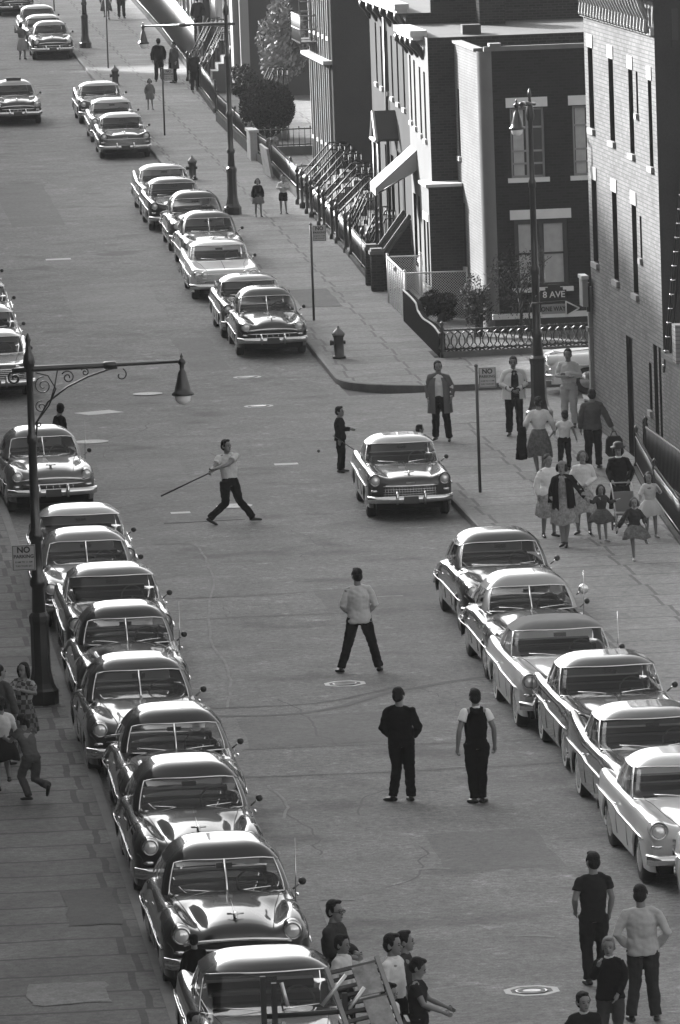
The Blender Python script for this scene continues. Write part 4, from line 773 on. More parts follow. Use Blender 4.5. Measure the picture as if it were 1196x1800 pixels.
def cabin_ring(a, y0, y1, z, bf, br):
    """outline going round: front (left to right), right side, rear, left side"""
    c = .075; P = []
    for k in range(11): x = -a + c + (2 * a - 2 * c) * k / 10; P.append((x, y0 + bf * (x / a) ** 2, z))
    P += [(a - c * .35, y0 + bf + c * .28, z), (a, y0 + bf + c * 1.1, z)]
    for k in range(1, 12): y = y0 + bf + c * 1.1 + (y1 - br - y0 - bf - c * 2.2) * k / 12; P.append((a + .02 * math.sin(math.pi * k / 12), y, z))
    P += [(a, y1 - br - c * 1.1, z), (a - c * .35, y1 - br - c * .28, z)]
    for k in range(11): x = a - c - (2 * a - 2 * c) * k / 10; P.append((x, y1 - br * (x / a) ** 2, z))
    P += [(-a + c * .35, y1 - br - c * .28, z), (-a, y1 - br - c * 1.1, z)]
    for k in range(1, 12): y = y1 - br - c * 1.1 - (y1 - br - y0 - bf - c * 2.2) * k / 12; P.append((-a - .02 * math.sin(math.pi * k / 12), y, z))
    P += [(-a, y0 + bf + c * 1.1, z), (-a + c * .35, y0 + bf + c * .28, z)]
    return P   # 52 points: 0-10 front, 11,12 corner, 13-23 right side, 24,25 corner, 26-36 rear, 37,38, 39-49 left, 50,51
CARS = []
def car(x, yws, label, style='fat', tone=.02, roof=None, split=False, mirror=True, antenna=False, yaw=0, guards=True, grille='bars', ww=False, visor=False, spot=False, taxi=False, side_trim=True, wood=False, soft=False, wipers=True, ornament=True, headrow=1, group='cars parked along the curb', absolute=False, detail=2, topmat=None):
    s = STY[style]; y = yws if absolute else yws + .36     # yws = where the top of the windscreen stands
    yaw += random.uniform(-.009, .009); t = empty('parked_car' if not taxi else 'taxi', (x, y, gz(y) + .0), yaw); t.scale = (random.uniform(.985, 1.02), random.uniform(.97, 1.03), random.uniform(.975, 1.03))
    if 'near corner sign' in label: t.scale.x = .93
    tag(t, label, 'car' if not taxi else 'taxi', group)
    if y > YB: t.rotation_euler = (math.atan(SLOPE), 0, yaw)
    CARS.append(t); P = paint(tone); RP = topmat or (P if roof is None else paint(roof)); wrap = style in ('mid', 'fin', 'flat') and not split
    bm = body_mesh(style); b = MB(); b.v = list(bm.v); b.f = list(bm.f); b.m = list(bm.m); b.sm = list(bm.sm); body = b.build('body', P, t)
    bd = lambda name, mb, m, par=t: mb.build(name, m, par)
    w = MB(); w.box(-.72, .72, s['L'][0] + .35, s['L'][1] - .35, .2, .5); w.box(-.66, .66, -.75, 1.5, .5, .62); bd('underbody', w, CHASSIS)
    # cabin
    (wa, wb), (ra, rb) = s['ws'], s['rr']; bl, tp, ap, a0, a1 = s['belt'], s['top'], s['apex'], s['a0'], s['a1']
    lv = []
    for k in range(5):
        q = k / 4; e = q + .18 * q * (1 - q); lv.append(cabin_ring(a0 + (a1 - a0) * (q ** 1.25), wa + (wb - wa) * q, rb + (ra - rb) * e, bl - .02 + (tp - bl + .02) * q, .20 if wrap else .15, .16))
    for j, p in enumerate(lv[4]):
        c_ = (abs(p[0]) / a1) ** 5 * (.055 if not wrap else .03); lv[4][j] = (p[0], p[1], p[2] - c_)
        for i_ in (3, 2): q_ = lv[i_][j]; lv[i_][j] = (q_[0], q_[1], q_[2] - c_ * (.6 if i_ == 3 else .2))
    roofR = []
    ya, yb = wb, ra
    for q in (0, .05, .12, .25, .42, .6, .8, .95):
        sc = 1 - q; zz = tp + (ap - tp) * (1 - (1 - q) ** 2.6) if q > 0 else tp; lip = .03 if q == 0 else (.035 if q == .05 else 0)
        cy = (ya + yb) / 2; roofR.append([(p[0] * (sc if q > .12 else 1 - q * .5) * (1 + lip), cy + (p[1] - cy) * (sc if q > .12 else 1 - q * .5) * (1 + lip), zz if q > .0 else tp + .005) for p in lv[4]])
    ov = MB(); n = 52
    # regular dome: interpolate from edge to a short centre line
    roofR = []
    cy0, cy1 = ya + .45, yb - .45
    for q in (0, .04, .09, .16, .27, .4, .55, .72, .88, 1):
        R_ = []
        for p in lv[4]:
            tx, ty = 0, min(max(p[1], cy0), cy1); lip = 1.03 if q < .05 else 1.0
            R_.append((p[0] + (tx - p[0]) * q if q else p[0] * 1.015, (p[1] + (ty - p[1]) * q) - (.012 if (q < .05 and p[1] < 0) else 0), p[2] + (ap - p[2]) * (1 - (1 - q) ** 4.2) + (0 if q else -.004)))
        roofR.append(R_)
    ov.rings(roofR, True)
    # pillars and glass from the band between belt and roof
    if wrap: fr = range(-1, 11); 
    else: fr = range(0, 10)
    A = set(range(10)) | ({10, 51, 11, 50} if wrap else set()); Rr = set(range(27, 35)) | ({26, 35} if wrap else set())
    rs = {13, 14, 15, 16, 17} | {19, 20, 21, 22}; ls = {48, 47, 46, 45, 44} | {42, 41, 40, 39}
    if not wrap: A = set(range(10))
    if style.startswith('fat') and not soft: rs = {13, 14, 15, 16, 17, 19, 20, 21}; ls = {48, 47, 46, 45, 44, 42, 41, 40}
    if soft: rs = {13, 14, 15, 16, 17, 18, 19}; ls = {48, 47, 46, 45, 44, 43, 42}
    gl = {'windscreen': (A, MB()), 'rear_window': (Rr, MB()), 'side_window': (rs, MB()), 'side_window ': (ls, MB())}
    base = len(ov.v)
    for r in lv: ov.v += r
    for i in range(4):
        for j in range(52):
            who = [g for g in gl.values() if j in g[0]]
            if who:
                g = who[0][1]; cx, cyy = 0, .3; q = [lv[i][j], lv[i][(j + 1) % 52], lv[i + 1][(j + 1) % 52], lv[i + 1][j]]; k = len(g.v)
                g.v += [(p[0] * .985, cyy + (p[1] - cyy) * .985, p[2]) for p in q]; g.face((k, k + 1, k + 2, k + 3))
            else: ov.face((base + i * 52 + j, base + i * 52 + (j + 1) % 52, base + (i + 1) * 52 + (j + 1) % 52, base + (i + 1) * 52 + j))
    bd('roof', ov, RP)
    for nm, (_, g) in gl.items(): bd(nm.strip(), g, GLASS)
    # windscreen surround
    j0, j1 = (50, 11) if wrap else (0, 10)
    idx = [j % 52 for j in range(j0, j1 + 53 if j1 < j0 else j1 + 1)]
    loop = [lv[0][j] for j in idx] + [lv[k][idx[-1]] for k in (1, 2, 3)] + [lv[4][j] for j in idx[::-1]] + [lv[k][idx[0]] for k in (3, 2, 1)]; loop = [(p[0], p[1] - .012, p[2]) for p in loop] ; loop.append(loop[0])
    w = MB(); w.tube(loop, .012 if not visor else .016, 5)
    if split: w.tube([(0, wa - .02, bl), (0, wa + (wb - wa) * .5 - .02, (bl + tp) / 2), (0, wb - .02, tp)], .018, 6)
    bd('windscreen_trim', w, CHROME)
    if wipers:
        for sx in (-1, 1): w = MB(); w.tube([(sx * .12, wa - .03, bl + .02), (sx * .3, wa + .0, bl + .04), (sx * .55, wa + .03, bl + .055)], .007, 4); bd('wiper', w, DARKM if int(y) % 2 else CHROME)
    if visor: w = MB(); w.tube([(x_, wb - .08 + .12 * (x_ / .6) ** 2, tp + .01) for x_ in (-.6, -.4, -.2, 0, .2, .4, .6)], .045, 6, sq=(1.5, .5)); bd('sun_visor', w, P)
    # interior
    w = MB(); w.box(-.62, .62, .05, .28, .55, 1.06); w.box(-.62, .62, .95, 1.15, .55, 1.05); w.box(-.66, .66, wa + .14, wa + .3, .7, bl + .0); bd('seat', w, SEATM)
    w = MB(); w.tube([(.34 + .19 * math.cos(a), -.24 + .07 * math.sin(a), bl + .02 + .17 * math.sin(a)) for a in [2 * math.pi * k / 18 for k in range(19)]], .012, 5); w.tube([(.16, -.24, bl + .02), (.52, -.24, bl + .02)], .012, 5); w.tube([(.34, -.24, bl), (.34, -.5, .85)], .02, 5); bd('steering_wheel', w, mat('wheel_rim_plastic', .12, .4))
    w = MB(); w.box(-.1, .1, wb + .03, wb + .06, tp - .12, tp - .06); bd('rear_view_mirror', w, CHROME)
    # headlights
    hx, hz, hy, hr = s['hl']
    def yfront(xx): return s['L'][0] + .16 * (xx / .9) ** 2
    for sx in (-1, 1):
        for k in range(headrow):
            xx = sx * (hx - k * .2); yy = yfront(xx) + .0; h = MB(); h.lathe([(hr * .9, .16), (hr * 1.22, .06), (hr * 1.25, .0), (hr * 1.2, -.035), (hr * 1.02, -.045), (hr, -.03)], (xx, yy, hz), 20, 'Y', cap=False); hd = bd('headlight', h, CHROME)
            l = MB(); l.lathe([(hr, -.03), (hr * .85, -.05), (hr * .5, -.068), (.004, -.074)], (xx, yy, hz), 20, 'Y'); l.build('lens', LENS, hd)
            if k == 0 and style != 'flat':   # painted pod or hood over the lamp
                h = MB()
                if style.startswith('fat'): h.lathe([(hr * 1.2, -.02), (hr * 1.38, .02), (hr * 1.42, .15), (hr * 1.2, .35), (.02, .5)], (xx, yy, hz), 20, 'Y', cap=False)
                else: h.lathe([(hr * 1.24, -.03), (hr * 1.34, -.075), (hr * 1.42, -.04), (hr * 1.4, .15), (hr * 1.1, .4), (.02, .5)], (xx, yy, hz + .01), 20, 'Y', cap=False)
                h.build('lamp_pod', P, hd)
    # parking lamps
    if style != 'flat':
        for sx in (-1, 1): w = MB(); w.ball((sx * (hx + .02), yfront(hx) - .01, hz - .21), (.085, .03, .032), 10, 6); bd('parking_lamp', w, CHROME)
    # grille
    gw = .62 if style.startswith('fat') else .58; zt_, zb_ = (.70, .50) if style != 'flat' else (.66, .5)
    yf = lambda xx: yfront(xx) - .03
    w = MB(); n = 12; R = []
    for zz, dy in ((zb_, .0), (zt_, .0)): R.append([(-gw + 2 * gw * k / n, yf(-gw + 2 * gw * k / n) + .012, zz) for k in range(n + 1)])
    w.rings(R, False); g_ = bd('grille', w, DARKM); w = MB()
    def bar(z, wid, r, arch=0, dyy=-.02): w.tube([(wid * k / 6, yf(wid * k / 6) + dyy, z - arch * (k / 6) ** 2) for k in range(-6, 7)], r, 6, sq=(1, 1))
    if grille == 'bars':
        bar(.745, .66, .022, .05); bar(.62, .64, .017, .0); bar(.5, .6, .017)
        for k in range(-3, 4): w.tube([(k * .14, yf(k * .14) - .022, .60), (k * .14, yf(k * .14) - .022, .52)], .011, 5)
    elif grille == 'egg':
        bar(zt_ + .02, gw, .018); bar(zb_ - .01, gw, .015)
        for k in range(-9, 10): w.tube([(k * .06, yf(k * .06) - .005, zb_), (k * .06, yf(k * .06) - .005, zt_)], .006, 4)
        for k in range(1, 4): bar(zb_ + (zt_ - zb_) * k / 4, gw, .006, 0, -.008)
    elif grille == 'oval':
        w.tube([(.6 * math.cos(a), yf(.6 * math.cos(a)) - .03, .59 + .12 * math.sin(a)) for a in [2 * math.pi * k / 24 for k in range(25)]], .028, 6); bar(.6, .55, .03)
    elif grille == 'wide':
        for k in range(6): bar(.47 + k * .045, .8, .009)
        bar(.74, .84, .016)
    w.build('grille_bars', CHROME, g_)
    if style in ('mid', 'fin'):
        w = MB(); w.smooth = False; w.box(-.09, .09, yf(0) - .02, yf(0), .77, .80); bd('emblem', w, CHROME)
    # bumpers
    for end, nm in ((0, 'front_bumper'), (1, 'rear_bumper')):
        w = MB(); R = []; yb_ = s['L'][0] - .13 if end == 0 else s['L'][1] + .1; sg = 1 if end == 0 else -1; bz = s['bump']
        for k in range(-10, 11):
            xx = s['bw'] * k / 10; e = abs(k) / 10; yy = yb_ + sg * (.14 * e ** 2 + (.12 if e > .95 else 0)); hh = .085 * (1 - .15 * e)
            R.append([(xx, yy + sg * (.05 - .075 * math.cos(a_)), bz + hh * math.sin(a_)) for a_ in [rad(g_) for g_ in (-80, -50, -25, 0, 20, 40, 60, 80, 95)]])
        w.rings(R, False); bp = bd(nm, w, CHROME)
        if guards and end == 0:
            w = MB()
            for sx in (-1, 1): w.tube([(sx * .3, yb_ - .03, bz - .09), (sx * .3, yb_ - .06, bz), (sx * .3, yb_ - .05, bz + .1), (sx * .3, yb_ - .01, bz + .17)], [.03, .035, .033, .02], 8)
            w.build('bumper_guard', CHROME, bp)
        if end == 0: w = MB(); w.box(-.16, .16, yb_ - .05, yb_ - .04, bz - .08, bz + .07); w.build('license_plate', SILV, bp)
    # wheels
    wr = s['wr']
    for wy in s['wheels']:
        for sx in (-1, 1):
            w = MB(); X = sx * .80; w.lathe([(wr * .62, -.085), (wr * .9, -.095), (wr * .99, -.07), (wr, 0), (wr * .99, .07), (wr * .9, .095), (wr * .62, .085)], (X, wy, wr), 26, 'X'); wh = bd('wheel', w, RUBBER)
            w = MB(); o_ = sx * .088; w.lathe([(wr * .64, o_), (wr * .55, o_ + sx * .012), (wr * .3, o_ + sx * .03), (.01, o_ + sx * .04)] if sx > 0 else [(.01, o_ + sx * .04), (wr * .3, o_ + sx * .03), (wr * .55, o_ + sx * .012), (wr * .64, o_)], (X, wy, wr), 20, 'X'); w.build('hubcap', CHROME, wh)
            if ww: w = MB(); w.smooth = False; w.lathe([(wr * .65, o_ + sx * .009), (wr * .86, o_ + sx * .01)], (X, wy, wr), 26, 'X', cap=False); w.build('whitewall', WHITEW, wh)
    # side trim, belt line, handles
    if side_trim:
        for sx in (-1, 1):
            w = MB(); pts = []
            for k in range(13):
                yy = s['L'][0] + .35 + k * (s['L'][1] - s['L'][0] - .6) / 12; r = interp(s['rows'], yy); pts.append((sx * (r[5] + .008), yy, .60 if style.startswith('fat') else .70 + (.04 if k > 6 else 0)))
            w.tube(pts, .013, 5); bd('side_trim', w, CHROME)
    for sx in (-1, 1):
        w = MB()
        for yy in (.28, ): w.tube([(sx * .95, yy - .08, .80), (sx * .965, yy, .80), (sx * .95, yy + .08, .80)], .014, 5)
        bd('door_handle', w, CHROME)
        for yy in (-.62, .38): w = MB(); w.tube([(sx * (interp(s['rows'], yy)[5] + o_), yy, z_) for z_, o_ in ((.36, -.012), (.5, .0), (.66, .001))], .0035, 4); bd('door_seam', w, CHASSIS)
    if ornament:
        w = MB(); y_ = s['L'][0] + .28; z_ = interp(s['rows'], y_)[0]; w.tube([(0, y_ - .1, z_ + .005), (0, y_, z_ + .05), (0, y_ + .2, z_ + .02), (0, y_ + .3, z_ + .005)], [.012, .03, .016, .004], 6); w.tube([(-.1, y_ + .02, z_ + .045), (0, y_ - .03, z_ + .05), (.1, y_ + .02, z_ + .045)], .012, 5); bd('hood_ornament', w, CHROME)
    w = MB(); w.tube([(0, yy, interp(s['rows'], yy)[0] + .004) for yy in [s['L'][0] + .2 + k * (wa - s['L'][0] - .25) / 8 for k in range(9)]], .006, 4); bd('hood_seam', w, CHROME if style.startswith('fat') else CHASSIS)
    for sx in (-1, 1):
        w = MB(); w.tube([(sx * interp(s['rows'], yy)[1] * 1.0, yy, interp(s['rows'], yy)[2] + .002) for yy in [s['L'][0] + .12 + k * (wa + .1 - s['L'][0]) / 9 for k in range(9)]], .005, 4); bd('hood_seam', w, CHASSIS)
    if mirror:
        w = MB(); mx = a0 + .1; w.tube([(a0 + .03, wa + .1, bl - .01), (mx, wa + .08, bl + .05), (mx + .03, wa + .08, bl + .08)], .012, 5); m_ = bd('mirror', w, CHROME); w = MB(); w.lathe([(.02, -.03), (.045, -.02), (.052, .02), (.045, .03)], (mx + .05, wa + .08, bl + .09), 12, 'Y'); w.build('mirror_shell', DARKM, m_)
    if antenna: w = MB(); w.tube([(.82, -1.1, .95), (.84, -1.05, 1.3), (.85, -.98, 1.72)], [.012, .007, .004], 5); bd('antenna', w, CHROME)
    if spot: w = MB(); w.lathe([(.02, .08), (.07, .03), (.09, -.02), (.085, -.04)], (a0 + .1, wa + .12, bl + .3), 14, 'Y', cap=False); w.tube([(a0 - .02, wa + .14, bl + .2), (a0 + .1, wa + .14, bl + .28)], .015, 5); sp_ = bd('spotlight', w, CHROME); w = MB(); w.lathe([(.085, -.04), (.05, -.055), (.004, -.06)], (a0 + .1, wa + .12, bl + .3), 14, 'Y'); w.build('lens', LENS, sp_)
    if taxi: w = MB(); w.box(-.28, .28, wb + .3, wb + .42, ap - .01, ap + .1); bd('roof_light', w, DARKM)
    if wood:
        w = MB()
        for sx in (-1, 1): w.box(sx * .94 - .008, sx * .94 + .012, -.3, 1.0, .45, .78)
        bd('side_panel', w, mat('pale_panel', .3, .5))
    return t
LX, RX = 5.37, 12.4
car(5.32, 135.7, 'dull grey split windscreen sedan standing in the crossing mouth, man behind it', 'fat2', .13, split=True, antenna=True, yaw=rad(2.5), grille='bars', group=None)
car(5.45, 121.5, 'grey car with a wide white roof and a square black mirror, behind the lamp post', 'mid', .10, roof=.5, ww=False, grille='egg', wipers=False)
car(5.32, 117.1, 'pale grey split windscreen sedan with a silver roof, second behind the lamp', 'fat2', .15, roof=.22, split=True)
car(5.5, 111.6, 'dark grey sedan with a one piece windscreen and bright lamp rims, beside the lamp shaft', 'mid', .05, roof=.12, antenna=False, grille='egg')
car(5.4, 105.8, 'black split windscreen sedan with striped reflections, level with the lamp base', 'fat3', .012, split=True, antenna=True)
car(5.25, 99.5, 'charcoal split windscreen sedan with a thick black hood ornament, sixth down the left curb', 'fat2', .04, split=True, side_trim=False)
car(5.45, 94.0, 'black split windscreen sedan beside the running girls, steering wheel showing', 'fat3', .012, split=True)
car(5.31, 88.6, 'black sedan with an undivided windscreen and a chrome block on its hood', 'fat', .01, split=False, grille='oval')
car(5.31, 81.8, 'glossy black split windscreen sedan with winged hood badge, next to last on the left', 'fat', .01, split=True, antenna=True, grille='bars')
car(5.26, 73.9, 'nearest black sedan at the bottom left with a wide one piece windscreen', 'mid', .012, split=False, visor=False, grille='wide', mirror=True)
car(12.5, 131.9, 'dark two tone wagon with pale roof, alone by the near corner sign', 'mid', .035, roof=.42, grille='egg', wood=False, guards=True, yaw=rad(-1.8))
car(12.48, 113.9, 'dark sedan with chrome side sweep, first of the near right row', 'fat2', .02, split=False, roof=.05, grille='bars')
car(12.28, 107.9, 'old dark sedan with a pale grey roof and spotlight on the right row', 'fat3', .03, roof=.36, split=True, spot=True, antenna=True)
car(12.15, 102.5, 'cream convertible with its dark cloth top up', 'mid', .6, topmat=mat('cloth_top', .22, .85, n1=.2, s1=6), soft=True, ww=True, grille='oval', antenna=True, guards=False)
car(12.35, 97.9, 'dark sedan with hooded lamps and whitewalls between the cream convertible and the finned car', 'mid', .04, roof=.07, ww=True, grille='wide', side_trim=True)
car(12.25, 92.4, 'dark finned two tone sedan with a wide silver roof on the right row', 'fin', .025, roof=.14, ww=True, grille='wide', side_trim=True)
car(12.15, 87.9, 'beige sedan with one big lamp showing at the right edge', 'mid', .6, roof=.5, ww=False, grille='egg', side_trim=True)
car(12.38, 82.0, 'pale car mostly outside the bottom right edge', 'mid', .7, grille='egg')
G2 = 'cars parked on the far block'
car(12.49, 167.4, 'dark woody sided split windscreen sedan, foremost of the far block', 'fat', .03, roof=.09, split=True, group=G2, wood=False)
car(12.42, 171.9, 'striped chrome sedan hidden close behind the foremost far car', 'mid', .09, roof=.3, group=G2, grille='egg')
car(12.34, 182.3, 'white flat car with twin headlamps on the far block', 'flat', .75, headrow=2, grille='wide', group=G2, ornament=False)
car(12.6, 190.5, 'grey split windscreen sedan behind the white twin lamp car', 'fat2', .1, split=True, group=G2)
car(12.65, 196.9, 'dark sedan just before the middle lamp post, curved one piece windscreen', 'fat3', .05, group=G2)
car(12.45, 204.0, 'black low sedan with oval bumper grille beside the middle lamp', 'mid', .02, roof=.06, grille='oval', group=G2)
car(12.5, 209.6, 'two tone finned car with white flank behind the black low sedan', 'fin', .3, roof=.2, group=G2)
car(12.48, 233.3, 'dark sedan with pale roof and broad curved bumper, front of the group of three', 'mid', .05, roof=.45, grille='wide', group=G2)
car(12.55, 241.0, 'white sedan in the middle of the group of three', 'mid', .45, group=G2, antenna=False, grille='egg')
car(12.6, 250.5, 'two tone sedan with white fender tops, last of the group of three', 'fin', .06, roof=.3, group=G2, grille='egg')
car(12.52, 290.3, 'dark sedan with a pale roof beside the far lamp', 'fat2', .03, roof=.3, group=G2)
car(12.5, 297.2, 'pale roofed car second from the far lamp', 'mid', .3, roof=.5, group=G2)
car(12.55, 304.0, 'pale roofed car third from the far lamp', 'mid', .1, roof=.5, group=G2)
car(12.3, 325.5, 'dark car cut by the top edge of the picture, farthest of all', 'mid', .05, roof=.1, group=G2)
G3 = 'cars parked on the left beyond the crossing'
car(5.15, 160.7, 'dark low finned car with a broad pale roof at the left edge', 'flat', .06, roof=.5, headrow=2, grille='wide', group=G3)
car(5.2, 166.3, 'pale roofed car second from the crossing at the left edge', 'mid', .35, roof=.5, group=G3)
car(5.25, 172.9, 'pale car third from the crossing at the left edge', 'mid', .3, group=G3)
car(5.2, 180, 'sliver of a car fourth from the crossing at the left edge', 'fat', .05, group=G3)
car(9.37, 251.6, 'dark taxi with pale roof and roof lamp driving down the far street', 'fat2', .04, roof=.4, taxi=True, group=None, grille='bars')
car(20.6, 154.7, 'pale car side on in the cross street, nose towards the crossing', 'mid', .95, roof=.8, yaw=rad(-90), absolute=True, group=None, grille='egg')
# ------------------------------------------------------------------ people
SKIN = mat('skin', .24, .55); SKIND = mat('eye_brow_mouth', .05, .6); HAIRD = mat('dark_hair', .018, .5); HAIRL = mat('fair_hair', .3, .6)  # SKIND is the dark of eyes, brows and mouth
def cloth(v, pattern=None):
    if v > .25: v = min(.8, v * 1.5)
    if v < .016: v = .01
    nm = 'cloth_%02d%s' % (round(v * 100), ('_' + pattern) if pattern else '')
    if nm in MATS: return MATS[nm]
    if pattern == 'print': return mat(nm, v, .9, spec=.1, n1=.75, s1=13, n2=.5, s2=30)
    if pattern == 'plaid':
        m = mat(nm, v, .9); t = m.node_tree; tc = t.nodes.new('ShaderNodeTexCoord'); ck = t.nodes.new('ShaderNodeTexChecker'); ck.inputs[1].default_value = (v * 2.2,) * 3 + (1,); ck.inputs[2].default_value = (v * .5,) * 3 + (1,); ck.inputs[3].default_value = 14
        t.links.new(tc.outputs['Object'], ck.inputs[0]); t.links.new(ck.outputs[0], t.nodes['Principled BSDF'].inputs[0]); return m
    ALB[nm] = .85 if v > .3 else .58; return mat(nm, v, .9, n1=.22, s1=5, n2=.12, s2=60, spec=.03)
def remesh(mb, vox, name, mats, par, wrinkle=0, extra=None, smooth=2, seed=0):
    """fuse overlapping pieces into one continuous skin"""
    me = bpy.data.meshes.new('tmp'); me.from_pydata([tuple(p) for p in mb.v], [], mb.f); me.update(); o = bpy.data.objects.new('tmp', me); COL.objects.link(o)
    m = o.modifiers.new('r', 'REMESH'); m.mode = 'VOXEL'; m.voxel_size = vox; m.use_smooth_shade = True
    q = o.modifiers.new('s', 'SMOOTH'); q.factor = .5; q.iterations = smooth
    dg = bpy.context.evaluated_depsgraph_get(); r = bpy.data.meshes.new_from_object(o.evaluated_get(dg)); bpy.data.objects.remove(o); bpy.data.meshes.remove(me)
    if wrinkle:
        ns = [v.normal.copy() for v in r.vertices]
        for v, nn in zip(r.vertices, ns):
            p = v.co; k = noise.noise(Vector((p.x * 7 + seed, p.y * 7, p.z * 6))) + .8 * noise.noise(Vector((p.x * 13 + p.z * 9 + seed, p.y * 13, p.z * 16 - p.x * 7)))
            v.co = p + nn * k * wrinkle
    r.name = name
    for mm in (mats if isinstance(mats, (list, tuple)) else [mats]): r.materials.append(mm)
    if extra is not None and extra.v:      # small pieces kept crisp (fingers, eyes), same mesh
        import bmesh
        bm = bmesh.new(); bm.from_mesh(r); off = [bm.verts.new(p) for p in extra.v]
        for f, mi in zip(extra.f, extra.m):
            try: ff = bm.faces.new([off[i] for i in f]); ff.material_index = mi; ff.smooth = True
            except ValueError: pass
        bm.to_mesh(r); bm.free()
    for p in r.polygons: p.use_smooth = True
    o = bpy.data.objects.new(name, r); COL.objects.link(o); o.parent = par; return o
def V(*a): return Vector(a)
POSE = dict(pel=(0, 0, .93), chest=(0, .01, 1.28), neck=(0, .015, 1.47), head=(0, -.015, 1.605), look=0, nod=0,
            sl=(.175, .01, 1.375), sr=(-.175, .01, 1.375), el=(.25, .04, 1.14), er=(-.25, .04, 1.14), wl=(.255, -.03, .89), wr=(-.255, -.03, .89),
            hl=(.095, 0, .90), hr=(-.095, 0, .90), kl=(.11, -.015, .49), kr=(-.11, -.015, .49), al=(.115, .03, .085), ar=(-.115, .03, .085), tl=0, tr=0)
def person(x, y, yaw, H, label, top='shirt', tv=.4, bottom='trousers', bv=.02, pose={}, hair='short', hv=None, sleeves='long', vox=.015, female=False, child=False, shoes=.02, group=None, coat=None, cv=.02, zoff=None, tpat=None, bpat=None, legv=None, hat=None, collar=None, skirt_z=.45, skirt_w=.30, z_add=0, skin=None):
    g = gz(y) + ((.15 if (x > 13.55 or x < 4.45) and not (147.1 < y < 156) else 0) if zoff is None else zoff); o = empty('person', (x, y, g + z_add), yaw); tag(o, label, 'person', group)
    k = H / 1.75; p = dict(POSE); rj = random.Random(x * 7 + y)
    sway = rj.uniform(-.02, .02); p['chest'] = (sway, .01, 1.28); p['neck'] = (sway * 1.3, .0, 1.465); p['head'] = (sway * 1.5, -.02, 1.603); p['look'] = rj.uniform(-.3, .3); p['nod'] = rj.uniform(0, .12); dz_ = rj.uniform(-.012, .012)
    p['sl'] = (.175 + sway, .01, 1.375 + dz_); p['sr'] = (-.175 + sway, .01, 1.375 - dz_); p['kl'] = (.11 + rj.uniform(-.02, .02), -.03, .49); p['al'] = (.125, rj.uniform(-.06, .06), .085); p['tl'] = rj.uniform(0, .5); p['tr'] = rj.uniform(-.5, 0)
    for q_ in ('el', 'er', 'wl', 'wr'): p[q_] = tuple(c_ + rj.uniform(-.02, .02) for c_ in p[q_])
    p.update(pose); hs = 1.07
    if child: hs = 1.12 + (1.5 - H) * .45
    J = {a: (Vector(b) * k if isinstance(b, tuple) else b) for a, b in p.items()}
    if child or female:
        f_ = .88 if female else .9
        for a in ('sl', 'sr'): J[a] = V(J[a].x * f_, J[a].y, J[a].z)
    b = MB(); tube = lambda pts, r, n=10, sq=(1, 1): b.tube(pts, [q * k for q in r], n, sq=sq)
    wm = 1.0 if not female else .93
    # trunk
    pel, ch, nk, hd = J['pel'], J['chest'], J['neck'], J['head']
    def trunk(mb, ex=0, z1=None, flare=0):
        pts = [pel + V(0, 0, -.10 * k), pel, pel.lerp(ch, .38), ch.lerp(pel, .25), ch, ch.lerp(nk, .55), nk + V(0, 0, -.02 * k)]
        rx = [.135, .165 if not female else .175, .145 if not female else .125, .165, .175 * wm, .15 * wm, .065]; ry = [.09, .115, .10, .115, .12, .10, .06]
        R = []
        shd = (J['sl'] - J['sr']); shd.z = 0; shd = shd.normalized() if shd.length > 1e-6 else V(1, 0, 0)
        hpd = (J['hl'] - J['hr']); hpd.z = 0; hpd = hpd.normalized() if hpd.length > 1e-6 else V(1, 0, 0)
        for i, q in enumerate(pts):
            t_ = i / (len(pts) - 1); dx = hpd.lerp(shd, min(1, t_ * 1.4)).normalized(); dy = V(-dx.y, dx.x, 0)
            R.append([q + dx * math.cos(a) * (rx[i] * k + ex) + dy * math.sin(a) * (ry[i] * k + ex) for a in [2 * math.pi * j / 16 for j in range(16)]])
        mb.rings(R, True, True, True)
    trunk(b)
    for s_, e_, w_ in (('sl', 'el', 'wl'), ('sr', 'er', 'wr')):
        tube([nk + V(0, 0, -.035 * k), nk.lerp(J[s_], .6) + V(0, 0, -.012 * k), J[s_], J[s_].lerp(J[e_], .35), J[e_], J[e_].lerp(J[w_], .35), J[w_]], [.045, .055, .058, .05, .04, .042, .026]); b.ball(J[s_], .06 * k, 10, 7)
    for h_, k_, a_ in (('hl', 'kl', 'al'), ('hr', 'kr', 'ar')):
        tube([J[h_] + V(0, 0, .03 * k), J[h_].lerp(J[k_], .3), J[k_], J[k_].lerp(J[a_], .3), J[a_]], [.085, .08, .055, .056, .034])
    # head: skull, jaw, nose, ears on the neck
    hr = k * hs; rot = Matrix.Rotation(J['look'], 3, 'Z') @ Matrix.Rotation(J['nod'], 3, 'X'); hc = hd + V(0, 0, 0.0)
    hp = lambda *a: hc + rot @ (Vector(a) * hr)
    b.tube([nk + V(0, .01 * k, -.05 * k), nk + V(0, .01, .03 * k), hp(0, .02, -.04)], [.066 * k, .058 * k, .056 * k], 10)
    T = rot.to_4x4(); b.ball(hp(0, .018, .03), (.075 * hr, .093 * hr, .092 * hr), 14, 10, T=T); b.ball(hp(0, -.022, -.035), (.056 * hr, .062 * hr, .075 * hr), 12, 8, T=T); b.ball(hp(0, -.088, -.012), (.013 * hr, .02 * hr, .022 * hr), 8, 6, T=T)
    b.ball(hp(0, -.055, -.083), (.03 * hr, .03 * hr, .022 * hr), 8, 6, T=T)
    for sx in (-1, 1): b.ball(hp(sx * .077, .02, -.01), (.012 * hr, .022 * hr, .032 * hr), 8, 6, T=T)
    ex = MB()
    ex.mi = 1
